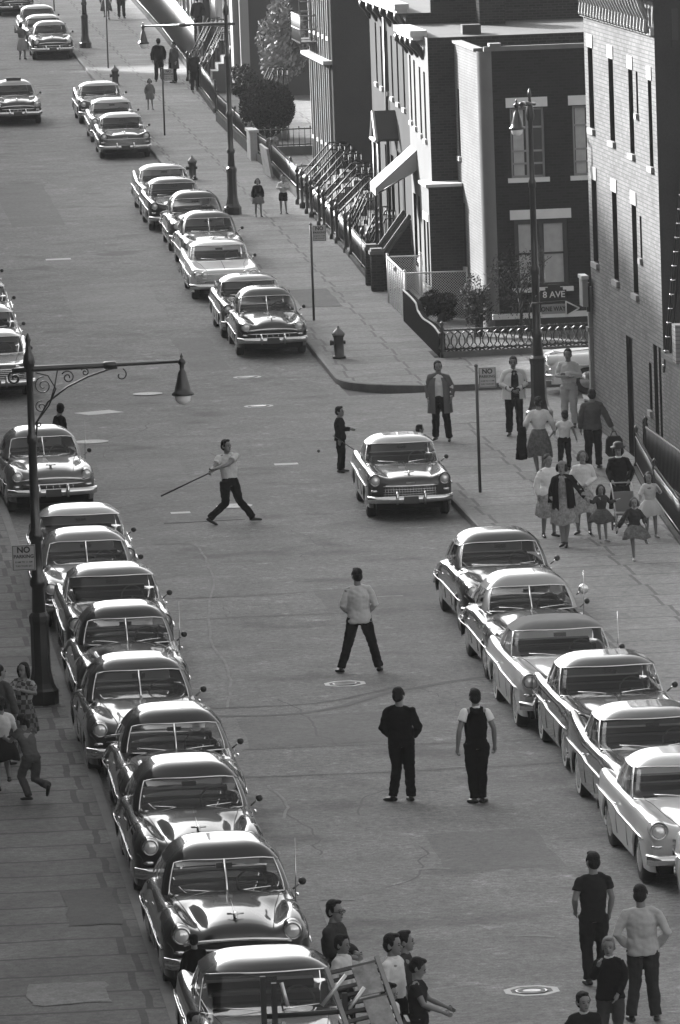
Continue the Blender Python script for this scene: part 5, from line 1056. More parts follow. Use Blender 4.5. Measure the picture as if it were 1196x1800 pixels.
    for sx in (-1, 1): ex.ball(hp(sx * .03, -.077, .012), (.015 * hr, .011 * hr, .008 * hr), 8, 5, T=T); ex.tube([hp(sx * .048, -.072, .032), hp(sx * .03, -.083, .038), hp(sx * .014, -.083, .033)], .004 * hr, 4)
    ex.ball(hp(0, -.083, -.055), (.022 * hr, .006 * hr, .006 * hr), 8, 5, T=T); ex.mi = 0
    # hands: palm with five bent fingers
    for w_, e_, sx in (('wl', 'el', 1), ('wr', 'er', -1)):
        d = (J[w_] - J[e_]).normalized(); side = V(0, -1, 0) if abs(d.y) < .8 else V(0, 0, 1); side = (side - d * side.dot(d)).normalized(); nrm = d.cross(side); nrm = nrm * (1 if nrm.x * sx < 0 else -1); W = J[w_]
        b.tube([W, W + d * .045 * k, W + d * .085 * k], [.026 * k, .034 * k, .028 * k], 8)
        for q in range(4):
            off = side * (.024 - .016 * q) * k; L_ = (.068, .078, .072, .056)[q] * k; base = W + d * .08 * k + off; cu = .5 if not pose.get('fist') else 1.3
            ex.tube([base - d * .015 * k, base + d * L_ * .42 + nrm * L_ * .1 * cu, base + d * L_ * (.78 - .25 * (cu > 1)) + nrm * L_ * .34 * cu, base + d * L_ * (.95 - .7 * (cu > 1)) + nrm * L_ * .62 * cu], [.0095 * k, .009 * k, .008 * k, .006 * k], 6)
        th = W + d * .03 * k + side * .028 * k; ex.tube([th, th + d * .028 * k + side * .02 * k + nrm * .01 * k, th + d * .058 * k + side * .018 * k + nrm * .026 * k], [.012 * k, .010 * k, .007 * k], 6)
    remesh(b, vox * .8, 'body', [skin or SKIN, SKIND], o, extra=ex, smooth=1)
    # shoes
    for a_, k_, tt in (('al', 'kl', 'tl'), ('ar', 'kr', 'tr')):
        A = J[a_]; f = Matrix.Rotation(J[tt], 3, 'Z') @ V(0, -1, 0); s_ = MB(); low = max(0, A.z - .085 * k); pit = pose.get('p' + a_, 0)
        dirv = (f + V(0, 0, -pit)).normalized() if pit else f; Hh = A + V(0, 0, -.045 * k)
        s_.tube([Hh - dirv * .075 * k, Hh - dirv * .03 * k, Hh + dirv * .06 * k + V(0, 0, -.005 * k), Hh + dirv * .14 * k + V(0, 0, -.012 * k), Hh + dirv * .185 * k + V(0, 0, -.018 * k)], [.03 * k, .043 * k, .042 * k, .036 * k, .02 * k], 10, sq=(1, .85)); s_.tube([Hh, A + V(0, 0, .02 * k)], [.04 * k, .038 * k], 8)
        remesh(s_, vox, 'shoe', mat('leather_%02d' % round(shoes * 100), shoes, .4), o, smooth=1)
    # lower garment
    wr_ = .013
    if bottom in ('trousers', 'shorts'):
        t_ = MB(); trunk_r = [(pel + V(0, 0, .07 * k), .15 if not female else .14, .115), (pel, .172, .125), (pel + V(0, 0, -.09 * k), .16, .115)]
        hpd = (J['hl'] - J['hr']); hpd.z = 0; hpd = hpd.normalized(); hy = V(-hpd.y, hpd.x, 0)
        t_.rings([[q + hpd * math.cos(a) * (rx + .008) * k + hy * math.sin(a) * (ry + .008) * k for a in [2 * math.pi * j / 16 for j in range(16)]] for q, rx, ry in trunk_r], True, True, True)
        for h_, k_, a_ in (('hl', 'kl', 'al'), ('hr', 'kr', 'ar')):
            if bottom == 'trousers': t_.tube([J[h_] + V(0, 0, .02 * k), J[h_].lerp(J[k_], .35), J[k_], J[k_].lerp(J[a_], .45), J[a_] + V(0, 0, .0 * k)], [.108 * k, .104 * k, .083 * k, .077 * k, .072 * k], 12)
            else: t_.tube([J[h_] + V(0, 0, .02 * k), J[h_].lerp(J[k_], .35), J[h_].lerp(J[k_], .75)], [.105 * k, .105 * k, .1 * k], 12)
        remesh(t_, vox, bottom, cloth(bv, bpat), o, wr_, seed=x * 3)
    elif bottom == 'skirt':
        t_ = MB(); R = []; n = 40; zt = pel.z + .1 * k; zb = skirt_z * k
        for i in range(9):
            q = i / 8; z = zt + (zb - zt) * q; rr = (.15 + (skirt_w * .93 - .15) * (1 - (1 - q) ** 1.9)) * k; cx = pel.lerp((J['kl'] + J['kr']) / 2, q * .8)
            R.append([(cx.x + math.cos(a) * rr * (1 + .12 * q * math.sin(9 * a + x) + .06 * q * math.sin(4 * a + y)), cx.y + math.sin(a) * rr * .82 * (1 + .09 * q * math.sin(7 * a + x)), z + (.03 * k * math.sin(3 * a + y) * q)) for a in [2 * math.pi * j / n for j in range(n)]])
        t_.rings(R, True, True, False); t_.build('skirt', cloth(bv, bpat), o)
    # upper garment
    t_ = MB(); loose = top in ('sweater', 'jacket'); ex_ = (.016 + (.014 if loose else 0)) * k
    gp = ([(pel + V(0, 0, -.075 * k), .178, .128), (pel + V(0, 0, -.05 * k), .186, .134), (pel + V(0, 0, .04 * k), .178, .128)] if loose else [(pel + V(0, 0, .0), .135, .09), (pel + V(0, 0, .05 * k), .148 if not female else .13, .105)])
    gp += [(pel.lerp(ch, .42), .155 if not female else .128, .108), (ch.lerp(pel, .22), .17 * wm, .12), (ch, .178 * wm, .122), (ch.lerp(nk, .5), .15 * wm, .10), (nk + V(0, 0, -.015 * k), .062, .058)]
    shd = (J['sl'] - J['sr']); shd.z = 0; shd = shd.normalized(); hpd = (J['hl'] - J['hr']); hpd.z = 0; hpd = hpd.normalized(); R = []
    for i, (q, rx, ry) in enumerate(gp):
        dx = hpd.lerp(shd, min(1, i / (len(gp) - 1) * 1.4)).normalized(); dy = V(-dx.y, dx.x, 0); R.append([q + dx * math.cos(a) * (rx * k + ex_ * .8) + dy * math.sin(a) * (ry * k + ex_ * .8) for a in [2 * math.pi * j / 18 for j in range(18)]])
    t_.rings(R, True, True, True)
    slen = {'long': 1.0, 'short': .0, 'none': -1, 'elbow': .35}[sleeves]
    for s_, e_, w_ in (('sl', 'el', 'wl'), ('sr', 'er', 'wr')):
        a0 = nk.lerp(J[s_], .55) + V(0, 0, -.014 * k); f = .010 if top != 'jacket' else .017
        t_.tube([nk + V(0, 0, -.035 * k), a0], [.048 * k, (.054 + f) * k], 10)
        if slen < 0: continue
        t_.ball(J[s_], (.058 + f) * k, 10, 7)
        if slen == 0: t_.tube([a0, J[s_], J[s_].lerp(J[e_], .55)], [(.054 + f) * k, (.058 + f) * k, (.062 + f) * k], 12)
        else:
            end = J[e_].lerp(J[w_], slen * .95); t_.tube([a0, J[s_], J[s_].lerp(J[e_], .5), J[e_], J[e_].lerp(J[w_], slen * .5), end], [(.054 + f) * k, (.058 + f) * k, (.056 + f) * k, (.052 + f) * k, (.05 + f) * k, (.038 + f) * k], 12)
    remesh(t_, vox, {'shirt': 'shirt', 'sweater': 'sweater', 'jacket': 'jacket', 'blouse': 'blouse', 'vest': 'vest', 'dress': 'dress_top'}[top], cloth(tv, tpat), o, wr_, seed=x)
    if top == 'vest':   # white short sleeves under the waistcoat
        t_ = MB()
        for s_, e_ in (('sl', 'el'), ('sr', 'er')): t_.tube([nk.lerp(J[s_], .8) + V(0, 0, -.012 * k), J[s_], J[s_].lerp(J[e_], .5)], [.06 * k, .07 * k, .076 * k], 12); t_.ball(J[s_], .07 * k, 10, 7)
        t_.tube([nk + V(0, .01, -.03 * k), nk + V(0, .01, .02 * k)], [.07 * k, .062 * k], 10); remesh(t_, vox, 'shirt', cloth(.6), o, .004)
    if collar is not None: t_ = MB(); t_.tube([nk + V(0, .008, -.045 * k), nk + V(0, .01, .015 * k)], [.082 * k, .066 * k], 12); t_.build('collar', cloth(collar), o)
    if coat:     # open coat: back and side panels from the shoulders to its hem
        t_ = MB(); zb = coat * k; R = []; zt = J['sl'].z + .02 * k; n = 26
        for i in range(9):
            q = i / 8; z = zt + (zb - zt) * q; cx = nk.lerp(pel, min(1, q * 1.5)); cx = V(cx.x, cx.y, 0); rx = (.15 + .07 * min(1, q * 7) + .05 * q) * k * wm; ry = (.11 + .05 * min(1, q * 7) + .06 * q) * k; ring = []
            for j in range(n):
                a = rad(-68) + rad(316) * j / (n - 1); fl = 1 + .05 * q * math.sin(6 * a); ring.append((cx.x + math.cos(a) * rx * fl, cx.y + math.sin(a) * ry * fl, z))
            R.append(ring)
        inner = [[(cx_ * .94, cy_ * .94, z) for cx_, cy_, z in r_] for r_ in R]
        t_.rings(R, False); t_.rings(inner, False); t_.rings([R[-1], inner[-1]], False); t_.rings([[r_[0] for r_ in R], [r_[0] for r_ in inner]], False); t_.rings([[r_[-1] for r_ in R], [r_[-1] for r_ in inner]], False); t_.build('coat', cloth(cv), o)
        t_ = MB()
        for s_, e_, w_ in (('sl', 'el', 'wl'), ('sr', 'er', 'wr')): t_.tube([nk + V(0, 0, -.03 * k), nk.lerp(J[s_], .6) + V(0, 0, -.01 * k), J[s_], J[s_].lerp(J[e_], .5), J[e_], J[w_].lerp(J[e_], .1)], [.062 * k, .074 * k, .082 * k, .078 * k, .07 * k, .06 * k], 12); t_.ball(J[s_], .082 * k, 10, 7)
        remesh(t_, vox, 'coat_sleeves', cloth(cv), o, .006)
    # hair or hat
    hm_ = mat('hair_%02d' % round((hv or .018) * 100), hv or .018, .75, spec=.15, bump=.6, bs=60)
    t_ = MB(); t_.ball(hp(0, .036, .06), (.082 * hr, .089 * hr, .078 * hr), 14, 9, T=T)
    if hair == 'short': t_.ball(hp(0, .052, -.0), (.08 * hr, .078 * hr, .085 * hr), 12, 8, T=T); t_.ball(hp(.012, -.014, .112), (.05 * hr, .048 * hr, .026 * hr), 10, 6, T=T); [t_.ball(hp(sx * .07, -.002, .03), (.016 * hr, .028 * hr, .036 * hr), 8, 5, T=T) for sx in (-1, 1)]
    if hair in ('long', 'bob'):
        for sx in (-1, 1): t_.tube([hp(sx * .06, .0, .07), hp(sx * .085, .015, -.02), hp(sx * .08, .03, -.12 if hair == 'long' else -.07)], [.035 * hr, .04 * hr, .028 * hr], 8)
        t_.tube([hp(0, .07, .07), hp(0, .1, -.02), hp(0, .095, -.17 if hair == 'long' else -.09)], [.06 * hr, .065 * hr, .04 * hr], 10)
    if hair == 'tail': t_.ball(hp(0, .05, .0), (.075 * hr, .07 * hr, .075 * hr), 12, 8, T=T); t_.tube([hp(0, .1, .04), hp(.03, .17, .0), hp(.05, .19, -.1)], [.03 * hr, .04 * hr, .02 * hr], 8)
    if hair == 'bun': t_.ball(hp(0, .05, .0), (.08 * hr, .075 * hr, .08 * hr), 12, 8, T=T); t_.ball(hp(0, .1, .06), .045 * hr, 10, 6)
    remesh(t_, vox * .7, 'hair', hm_, o, .004, smooth=1)
    if hat == 'brim': t_ = MB(); t_.lathe([(.15 * hr, -.01), (.155 * hr, .0), (.1 * hr, .02), (.095 * hr, .075 * hr), (.06 * hr, .1 * hr), (.005, .105 * hr)], (0, 0, 0), 20, T=Matrix.Translation(hp(0, .02, .07)) @ T); t_.build('hat', mat('felt_hat', .03, .8), o)
    if hat == 'scarf': t_ = MB(); t_.ball(hp(0, .03, .045), (.09 * hr, .1 * hr, .095 * hr), 14, 9, T=T); t_.tube([hp(0, .08, .05), hp(0, .1, -.02), hp(0, .09, -.1)], [.06 * hr, .07 * hr, .05 * hr], 10); remesh(t_, vox * .8, 'head_scarf', cloth(.25), o)
    if hat == 'glasses':
        t_ = MB(); 
        for sx in (-1, 1): t_.tube([hp(sx * .032 + .02 * math.cos(a), -.09, .01 + .016 * math.sin(a)) for a in [2 * math.pi * j / 10 for j in range(11)]], .004 * hr, 4); t_.tube([hp(sx * .05, -.088, .012), hp(sx * .078, .01, .005)], .004 * hr, 4)
        t_.tube([hp(-.014, -.092, .012), hp(.014, -.092, .012)], .004 * hr, 4); t_.build('glasses', DARKM, o)
    return o
PI = math.pi
def prop(name, loc, label, cat, rz=0): o = empty(name, loc, rz); tag(o, label, cat); return o
# the batter: swing finished, weight stepping to the picture's right, head turned back up
bat = person(8.86, 130.6, rad(18), 1.76, 'batter in a pale shirt and dark trousers following through with a long stick', 'shirt', .42, sleeves='short', vox=.011, shoes=.015,
    pose=dict(pel=(0.02, 0, .86), chest=(.0, .02, 1.2), neck=(-.01, .02, 1.41), head=(-.03, -.02, 1.56), look=rad(25), sl=(.17, -.03, 1.36), sr=(-.17, .04, 1.33), el=(-.08, -.22, 1.22), er=(-.36, -.10, 1.16), wl=(-.42, -.30, 1.16), wr=(-.49, -.27, 1.12), hl=(.1, 0, .84), hr=(-.08, 0, .84), kl=(.2, -.02, .46), kr=(-.12, -.06, .42), al=(.5, .02, .10), ar=(-.42, .05, .14), tl=rad(75), tr=rad(50), par=.5, fist=1))
o = prop('stick', (8.47, 130.16, 1.10), 'long thin stick swung low by the batter', 'stick'); w = MB(); w.tube([(.14, .02, .06), (-.28, -.04, -.11), (-1.02, -.1, -.42)], [.014, .015, .018], 8); w.build('shaft', mat('stick_wood', .06, .6), o)
o = tag(MB().tube([(7.55, 131.1, .008), (8.4, 131.15, .008), (9.2, 131.2, .008)], [.03, .03, .02], 6, sq=(1, .2)).build('thin_lath', mat('stick_wood', .06, .6)), 'thin lath lying on the road beside the batter', 'stick')
person(9.45, 108.3, rad(180), 1.77, 'player seen from behind in a pale pullover, legs wide apart', 'sweater', .36, vox=.011, pose=dict(pel=(0, 0, .9), kl=(.2, -.02, .48), kr=(-.2, -.02, .48), al=(.33, .03, .085), ar=(-.3, .03, .085), el=(.27, .03, 1.13), er=(-.27, .03, 1.13), wl=(.2, -.16, 1.02), wr=(-.2, -.16, 1.02), tl=rad(25), tr=rad(-20)))
person(8.8, 94.5, rad(165), 1.70, 'man in a black jacket and black trousers seen from behind, hands in front', 'jacket', .010, bv=.010, vox=.011, pose=dict(el=(.27, .05, 1.14), er=(-.27, .05, 1.14), wl=(.18, -.14, .98), wr=(-.18, -.14, .98), al=(.15, .03, .085), ar=(-.13, .03, .085), tl=rad(60), tr=rad(30)))
person(9.85, 94.0, rad(190), 1.70, 'man in a black waistcoat over a white short sleeved shirt, arms hanging', 'vest', .010, bv=.010, sleeves='none', vox=.011, pose=dict(el=(.27, .05, 1.13), er=(-.27, .05, 1.13), wl=(.29, .0, .86), wr=(-.29, -.0, .86), al=(.06, .03, .085), ar=(-.06, .03, .085), kl=(.08, -.01, .49), kr=(-.08, -.01, .49), tl=rad(20), tr=rad(-40), fist=1))
person(9.72, 79.5, rad(188), 1.68, 'man in a dark short sleeved shirt from behind, nearest lower right', 'shirt', .035, bv=.03, sleeves='short', vox=.011, pose=dict(el=(.25, .04, 1.14), er=(-.25, .04, 1.14), wl=(.2, -.14, .96), wr=(-.23, -.06, .9), al=(.09, .03, .085), ar=(-.1, .03, .085)))
person(10.0, 77.0, rad(172), 1.68, 'sturdy man in a pale pullover from behind, hands in his pockets', 'sweater', .30, bv=.06, vox=.011, pose=dict(el=(.32, .06, 1.13), er=(-.32, .06, 1.13), wl=(.19, -.08, .95), wr=(-.19, -.08, .95), al=(.16, .03, .085), ar=(-.15, .03, .085), sl=(.195, .01, 1.375), sr=(-.195, .01, 1.375)))
person(9.33, 74.9, rad(-12), 1.44, 'fair haired boy in a dark pullover with his hand at his collar', 'sweater', .02, bv=.08, hair='short', hv=.26, child=True, vox=.011, collar=.4, pose=dict(el=(.22, -.03, 1.16), wl=(.12, -.18, .95), er=(-.22, -.08, 1.2), wr=(-.14, -.2, 1.38)))
person(8.62, 71.7, rad(0), 1.42, 'boy at the bottom edge with only his head and dark shoulders showing', 'jacket', .03, child=True, vox=.013, collar=.3)
person(6.24, 76.4, rad(62), 1.78, 'man with glasses in a grey jacket beside the nearest car, looking right', 'jacket', .055, bv=.02, vox=.011, hat='glasses', collar=.1, pose=dict(er=(-.22, -.06, 1.16), wr=(-.1, -.24, 1.1), el=(.24, -.04, 1.15), wl=(.05, -.24, 1.12)))
person(6.28, 75.9, rad(55), 1.44, 'boy in a white open collar shirt below the man with glasses', 'shirt', .42, bv=.03, child=True, vox=.012, collar=.45)
person(6.74, 74.2, rad(60), 1.75, 'young man in a white shirt standing right of the wooden rack', 'shirt', .48, bv=.02, sleeves='elbow', vox=.011, collar=.5, pose=dict(el=(.23, .04, 1.14), wl=(.22, -.05, .9)))
person(6.92, 74.8, rad(70), 1.66, 'youth half hidden behind the one in the white shirt', 'shirt', .06, vox=.013)
person(6.98, 73.9, rad(75), 1.5, 'crop headed boy in a dark shirt looking down at his hands', 'shirt', .035, bv=.03, child=True, vox=.012, sleeves='short', pose=dict(nod=rad(25), el=(.2, -.1, 1.15), wl=(.12, -.36, 1.05), er=(-.2, -.1, 1.14), wr=(-.1, -.34, 1.02)))
person(6.55, 73.0, rad(50), 1.38, 'small boy in a white tee shirt at the bottom, dark haired', 'shirt', .45, bv=.04, sleeves='short', child=True, vox=.012, pose=dict(nod=rad(15)))
person(4.66, 78.1, rad(200), 1.15, 'child in a black coat between the two nearest parked cars at the curb', 'jacket', .012, vox=.014, zoff=0, pose=dict(nod=rad(10)))
person(4.3, 72.8, rad(30), 1.2, 'child whose dark hair just enters the bottom left edge', 'shirt', .1, child=True, vox=.018, zoff=0)
# far left kerb girls
person(3.47, 99.4, rad(-25), 1.5, 'laughing girl in a plaid skirt facing us beside the lamp base', 'blouse', .12, 'skirt', .05, child=True, female=True, hair='long', vox=.012, bpat='plaid', tpat='plaid', sleeves='short', shoes=.5, skirt_w=.26, skirt_z=.5, pose=dict(el=(.27, -.1, 1.2), wl=(.05, -.24, 1.28), er=(-.25, -.12, 1.2), wr=(-.3, -.3, 1.3)))
person(3.12, 98.9, rad(140), 1.55, 'girl in a grey coat turned away at the left edge', 'jacket', .12, 'skirt', .08, child=True, female=True, hair='tail', vox=.014, skirt_w=.26, skirt_z=.5)
person(3.02, 96.3, rad(190), 1.42, 'girl in a white blouse and dark skirt running at the left edge', 'blouse', .42, 'skirt', .03, child=True, female=True, hair='bob', vox=.013, skirt_w=.34, skirt_z=.56, pose=dict(kl=(.1, -.12, .5), al=(.12, .1, .1), kr=(-.1, -.2, .55), ar=(-.1, .0, .25), el=(.26, -.12, 1.2), wl=(.3, -.3, 1.1)))
person(3.4, 95.3, rad(215), 1.38, 'girl in grey shirt and pants running with one heel kicked back', 'shirt', .15, bv=.13, child=True, hair='tail', vox=.012, sleeves='short', pose=dict(pel=(0, 0, .82), chest=(0, -.12, 1.15), neck=(0, -.2, 1.33), head=(0, -.28, 1.46), sl=(.17, -.16, 1.3), sr=(-.17, -.16, 1.3), el=(.24, -.3, 1.12), wl=(.2, -.5, 1.15), er=(-.24, -.28, 1.1), wr=(-.2, -.46, 1.05), hl=(.09, 0, .8), hr=(-.09, 0, .8), kl=(.1, -.2, .45), al=(.1, .02, .1), kr=(-.1, -.02, .38), ar=(-.1, .36, .3), par=1.4))
# at the wagon and the near corner
person(11.87, 139.2, rad(75), 1.42, 'boy in dark clothes holding a thin stick by the two tone wagon', 'jacket', .03, bv=.02, child=True, vox=.014, pose=dict(el=(.2, -.06, 1.14), wl=(.15, -.26, 1.12), er=(-.2, .03, 1.12), wr=(-.22, .0, .88)))
o = prop('thin_stick', (11.95, 139.0, .7), 'thin dark stick trailing from the boy towards the wagon', 'stick'); w = MB(); w.tube([(-.25, 0, .12), (.3, -.1, -.28)], .01, 6); w.build('shaft', mat('stick_wood', .06, .6), o)
person(13.35, 136.7, rad(100), 1.2, 'child crouching behind the roof of the two tone wagon', 'jacket', .05, child=True, hair='short', vox=.016, zoff=0)
person(14.45, 143.2, rad(-8), 1.8, 'man in a long open pale raincoat strolling off the curb', 'shirt', .5, bv=.015, vox=.013, coat=.62, cv=.2, pose=dict(el=(.27, .05, 1.14), wl=(.25, -.06, .95), er=(-.25, .05, 1.14), wr=(-.24, -.05, .92), al=(.18, -.05, .085), kl=(.14, -.06, .49), ar=(-.12, .12, .1), kr=(-.1, .0, .49)))
person(16.15, 143.7, rad(5), 1.78, 'man in a white jacket and dark tie with hands clasped by the corner lamp', 'shirt', .03, bv=.012, vox=.013, coat=.82, cv=.45, pose=dict(el=(.27, .0, 1.14), wl=(.05, -.22, 1.02), er=(-.27, .0, 1.14), wr=(-.04, -.22, 1.0)))
person(17.55, 145.0, rad(-20), 1.78, 'young man all in pale clothes with folded arms near the corner', 'shirt', .36, bv=.28, vox=.013, pose=dict(el=(.27, -.02, 1.15), wl=(-.05, -.22, 1.2), er=(-.27, -.02, 1.15), wr=(.06, -.24, 1.16)))
person(15.75, 135.6, rad(176), 1.66, 'stout woman in a white blouse and print skirt walking away', 'blouse', .45, 'skirt', .2, female=True, bpat='print', hair='bun', vox=.013, sleeves='long', legv=1, skirt_w=.3, skirt_z=.42, pose=dict(al=(.05, .03, .085), ar=(-.06, -.08, .085), sl=(.195, .01, 1.375), sr=(-.195, .01, 1.375), el=(.29, .05, 1.16), er=(-.29, .03, 1.16), wr=(-.34, -.1, .98), wl=(.31, -.02, .96)))
o = prop('folded_coat', (15.4, 135.5, .15), 'dark folded coat hanging from the arm of the woman in white', 'coat'); w = MB(); w.tube([(0, 0, 1.05), (-.03, 0, .8), (-.05, .02, .35)], [.07, .11, .13], 10, sq=(1, .5)); remesh(w, .02, 'cloth', cloth(.012), o, .01)
person(16.35, 136.2, rad(178), 1.28, 'boy in a white short sleeved shirt held by the hand, walking away', 'shirt', .5, bv=.015, child=True, sleeves='short', vox=.014, pose=dict(el=(.27, 0, 1.18), wl=(.42, 0, 1.0), er=(-.27, 0, 1.18), wr=(-.34, 0, .95)))
person(16.98, 136.4, rad(175), 1.7, 'man in a grey jacket walking away with a shopping bag', 'jacket', .13, bv=.015, vox=.013, pose=dict(wr=(-.42, .0, .88), er=(-.3, .03, 1.14), al=(.1, -.1, .085)))
o = prop('shopping_bag', (17.42, 136.3, .15), 'dark cloth shopping bag carried by the man in grey', 'bag'); w = MB(); w.smooth = False; w.rings([[(sx * a, sy * .07, z) for sx, sy in ((-1, -1), (1, -1), (1, 1), (-1, 1))] for a, z in ((.13, .25), (.19, .32), (.17, .6), (.12, .68))], True, True, True); w.build('sack', cloth(.025), o); w = MB(); w.tube([(-.08, 0, .66), (-.03, 0, .78), (.03, 0, .78), (.08, 0, .66)], .012, 5); w.build('handle', cloth(.025), o)
person(14.72, 123.0, rad(-12), 1.66, 'woman in an open black coat over a print dress, head scarf, leading a child', 'dress', .26, 'skirt', .26, female=True, tpat='print', bpat='print', hair='bob', hat='scarf', vox=.012, sleeves='long', coat=.55, cv=.012, skirt_w=.3, skirt_z=.48, pose=dict(el=(.3, -.0, 1.2), wl=(.46, -.05, .98), al=(.02, .02, .085), ar=(-.04, -.02, .1), kl=(.06, 0, .5), kr=(-.06, -.03, .5)))
person(14.62, 124.7, rad(20), 1.62, 'woman in a white cardigan mostly hidden behind the black coat', 'sweater', .5, 'skirt', .3, female=True, hair='tail', hv=.06, vox=.014, bpat='print')
person(15.32, 124.9, rad(-3), 1.64, 'woman in a white cardigan and flowered dress with clasped hands', 'sweater', .42, 'skirt', .36, female=True, hair='bob', hv=.12, bpat='print', vox=.012, skirt_w=.3, skirt_z=.45, pose=dict(wl=(.04, -.22, 1.03), wr=(-.04, -.22, 1.01), el=(.25, -.02, 1.15), er=(-.25, -.02, 1.15)))
person(16.2, 126.0, rad(-6), 1.62, 'woman in a black suit and brimmed hat pushing the child carriage', 'jacket', .012, 'skirt', .012, female=True, hair='bob', hat='brim', collar=.5, vox=.012, skirt_w=.24, skirt_z=.4, pose=dict(el=(.25, -.05, 1.15), wl=(.17, -.28, .98), er=(-.25, -.05, 1.15), wr=(-.17, -.28, .98)))
o = prop('baby_carriage', (16.15, 125.0, .15), 'light tubular child carriage pushed by the woman in the brimmed hat', 'carriage')
w = MB()
for sx in (-.2, .2): w.tube([(sx, .55, .9), (sx, .35, .82), (sx, -.1, .38), (sx, -.32, .16)], .014, 6); w.tube([(sx, -.1, .38), (sx, .3, .14)], .014, 6)
w.tube([(-.2, .55, .9), (.2, .55, .9)], .014, 6); w.build('frame', mat('pale_tube', .45, .4), o)
w = MB(); w.smooth = False; w.box(-.19, .19, -.15, .25, .34, .38); w.box(-.19, .19, .22, .26, .38, .76); w.box(-.2, .2, -.3, -.16, .2, .23); w.build('seat', mat('carriage_cloth', .28, .8), o)
for sx in (-.22, .22):
    for yy in (-.3, .3): w = MB(); w.lathe([(.1, -.012), (.11, 0), (.1, .012)], (sx, yy, .11), 16, 'X'); w.build('wheel', RUBBER, o)
person(15.5, 123.5, rad(15), 1.1, 'small girl in a swinging dark checked dress, held by the hand', 'dress', .06, 'skirt', .13, child=True, female=True, hair='long', hv=.03, vox=.013, bpat='print', shoes=.5, skirt_w=.42, skirt_z=.62, pose=dict(er=(-.28, -.05, 1.25), wr=(-.42, 0, 1.3), el=(.28, 0, 1.2), wl=(.5, .02, 1.25), al=(.14, .03, .085), ar=(-.06, .03, .085)))
person(15.72, 120.4, rad(-5), 1.18, 'girl in front hopping on one leg with white shoes', 'jacket', .06, 'skirt', .2, child=True, female=True, hair='bob', hv=.1, vox=.012, shoes=.55, skirt_w=.38, skirt_z=.64, bpat='print', collar=.4, pose=dict(pel=(0, 0, .93), hl=(.09, 0, .9), kl=(.2, -.22, .72), al=(.32, .0, .55), er=(-.3, -.05, 1.2), wr=(-.46, -.1, .95), el=(.28, -.05, 1.18), wl=(.3, -.25, 1.05), kr=(-.06, -.01, .49), ar=(-.04, .03, .085)))
person(16.5, 123.9, rad(-4), 1.26, 'girl in a pale flared dress with a hair band beside the iron fence', 'dress', .34, 'skirt', .32, child=True, female=True, hair='long', hv=.05, vox=.013, skirt_w=.38, skirt_z=.6, shoes=.4, sleeves='elbow', pose=dict(er=(-.26, -.06, 1.2), wr=(-.3, -.2, 1.02), el=(.27, -.06, 1.2), wl=(.2, -.26, 1.32)))
person(5.92, 140.0, rad(110), 1.68, 'dark haired man in a black jacket behind the grey split windscreen sedan', 'jacket', .015, vox=.015, pose=dict(look=rad(60)))
# far pavement
person(15.1, 204.3, rad(5), 1.2, 'small girl in a dark jacket and pale skirt walking on the far pavement', 'jacket', .03, 'skirt', .25, child=True, female=True, hair='bob', vox=.02, skirt_w=.28, skirt_z=.62, pose=dict(al=(.12, -.08, .085)))
person(15.95, 205.0, rad(-5), 1.22, 'small boy in a pale jersey and dark shorts with his hands up', 'shirt', .35, 'shorts', .02, child=True, vox=.02, pose=dict(wl=(.1, -.2, 1.2), wr=(-.1, -.2, 1.2), el=(.27, -.02, 1.16), er=(-.27, -.02, 1.16)))
person(14.66, 253.1, rad(0), 1.2, 'toddler in a pale smock alone on the far pavement', 'dress', .22, 'skirt', .22, child=True, female=True, hair='bob', vox=.025, skirt_w=.25, skirt_z=.6)
person(16.0, 269.0, rad(180), 1.8, 'man in a dark suit standing by the far stoop, under the lamp arm', 'jacket', .02, vox=.025)
person(16.55, 268.0, rad(-60), 1.7, 'person in a mid grey coat next to the man in the dark suit', 'jacket', .1, vox=.025, coat=.6, cv=.1)
person(17.0, 262, rad(20), 1.7, 'dark clothed figure leaning by the far railings', 'jacket', .03, vox=.025)
person(18.0, 274, rad(180), 1.7, 'figure sitting high on the last stoop, dark clothed', 'jacket', .05, vox=.025, z_add=1.5)
person(16.3, 314.9, rad(180), 1.65, 'woman in a pale print dress walking away at the top of the picture', 'dress', .2, 'skirt', .2, female=True, bpat='print', hair='bob', vox=.025, pose=dict(al=(.1, .2, .2)))
person(17.05, 315.4, rad(0), 1.75, 'man in dark clothes beside the woman at the top of the picture', 'jacket', .03, vox=.025)
person(11.2, 289.3, rad(170), 1.62, 'woman in a pale hat and dress standing in the road by a far car', 'dress', .25, 'skirt', .28, female=True, vox=.025, skirt_w=.26, pose=dict(el=(.3, -.1, 1.3), wl=(.34, -.2, 1.5)))
# balls
o = prop('ball', (11.38, 139.0, .5), 'tiny dark ball in the air left of the boy with the stick', 'ball'); w = MB(); w.ball((0, 0, 0), .035, 12, 8); w.build('rubber', mat('ball_rubber', .03, .5), o)
o = prop('ball', (7.35, 76.6, .36), 'dark ball bouncing beside the boys at the bottom', 'ball'); w = MB(); w.ball((0, 0, 0), .036, 12, 8); w.build('rubber', mat('ball_rubber', .03, .5), o)
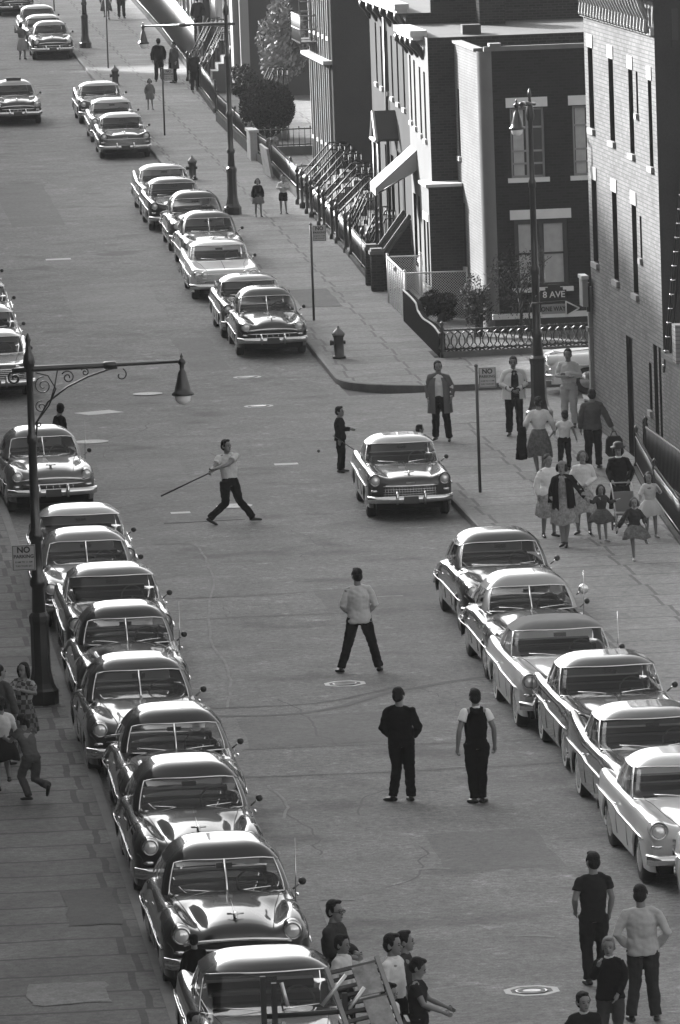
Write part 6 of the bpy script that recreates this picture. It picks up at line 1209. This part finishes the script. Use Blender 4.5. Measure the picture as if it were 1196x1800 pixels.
# ------------------------------------------------------------------ junk barrow at the bottom edge
o = prop('push_barrow', (5.6, 70.9, 0), 'tall framed barrow in front of the nearest car at the bottom', 'barrow')
WD = mat('old_wood', .11, .7, n1=.4, s1=6); WP = mat('whitewashed_wood', .42, .7, n1=.3, s1=7); DK = mat('dark_wood', .03, .6)
w = MB(); w.box(-.85, .75, -.35, .35, .8, .86); w.box(-.85, .75, -.37, -.33, .7, .95); w.build('bed', WD, o)
for x_, h_ in ((-.62, 1.93), (-.5, 1.85), (.28, 1.7)): w = MB(); w.box(x_ - .03, x_ + .03, -.03, .03, .86, h_); w.build('post', DK, o)
for p, q in (((-.42, -.05, 1.86), (-.36, -.1, 1.6)), ((.3, 0, 1.9), (.02, -.05, 1.58)), ((.5, 0, 1.75), (.25, 0, 1.42))): w = MB(); w.tube([p, q], .022, 8); w.build('strut', mat('bright_tube', .6, .3, .6), o)
w = MB(); w.tube([(-.62, 0, 1.48), (.75, 0, 1.5)], .03, 8); w.build('rail', DK, o)
for sx in (-.7, .6): w = MB(); w.lathe([(.3, -.025), (.34, -.02), (.34, .02), (.3, .025)], (sx, 0, .36), 24, 'X'); w.build('wheel', DK, o)
w = MB()
for sx in (-.7, .6): w.tube([(sx, -.3, .8), (sx, 0, .36), (sx, .3, .8)], .02, 6)
w.build('axle_fork', DK, o)
o = prop('slatted_rack', (6.25, 70.9, .86), 'tilted slatted wooden rack with two pale boards, at the bottom edge', 'rack'); T = Matrix.Rotation(rad(-58), 4, 'X') @ Matrix.Rotation(rad(-9), 4, 'Z')
for x_ in (-.28, .3): w = MB(); w.box(x_ - .025, x_ + .025, -.02, .03, 0, 1.25, Matrix.Translation((0, -.45, .2)) @ Matrix.Rotation(rad(-42), 4, 'X') @ Matrix.Rotation(rad(-12), 4, 'Y')); w.build('side_rail', WP, o)
TT = Matrix.Translation((0, -.45, .2)) @ Matrix.Rotation(rad(-42), 4, 'X') @ Matrix.Rotation(rad(-12), 4, 'Y')
for k in range(11): w = MB(); w.box(-.26, .28, -.015, .012, .06 + k * .11, .1 + k * .11, TT); w.build('slat', DK if k % 2 else WD, o)
for z0_ in (.34, .78):
    w = MB(); w.box(-.02, .25, -.035, -.016, z0_, z0_ + .38, TT); w.build('board', mat('stained_board', .42, .8, n1=.8, s1=7, n2=.3, s2=25), o); 
w = MB(); w.box(-.05, .0, -.1, .3, 0, .55); w.box(.3, .34, -.1, .3, 0, .5); w.build('support', DK, o)
o = prop('empty_crate', (5.55, 70.95, .86), 'dark slatted crate heap on the barrow bed', 'crate')
for k in range(5): w = MB(); w.box(-.35, .3, -.22, .2, k * .1, k * .1 + .05); w.build('slat', DK, o)
for x_ in (-.36, .27): w = MB(); w.box(x_, x_ + .04, -.24, .22, 0, .5); w.build('end_board', WD, o)
for o_ in list(bpy.data.objects):
    for kk in ('_world', '_off'):
        if kk in o_: del o_[kk]
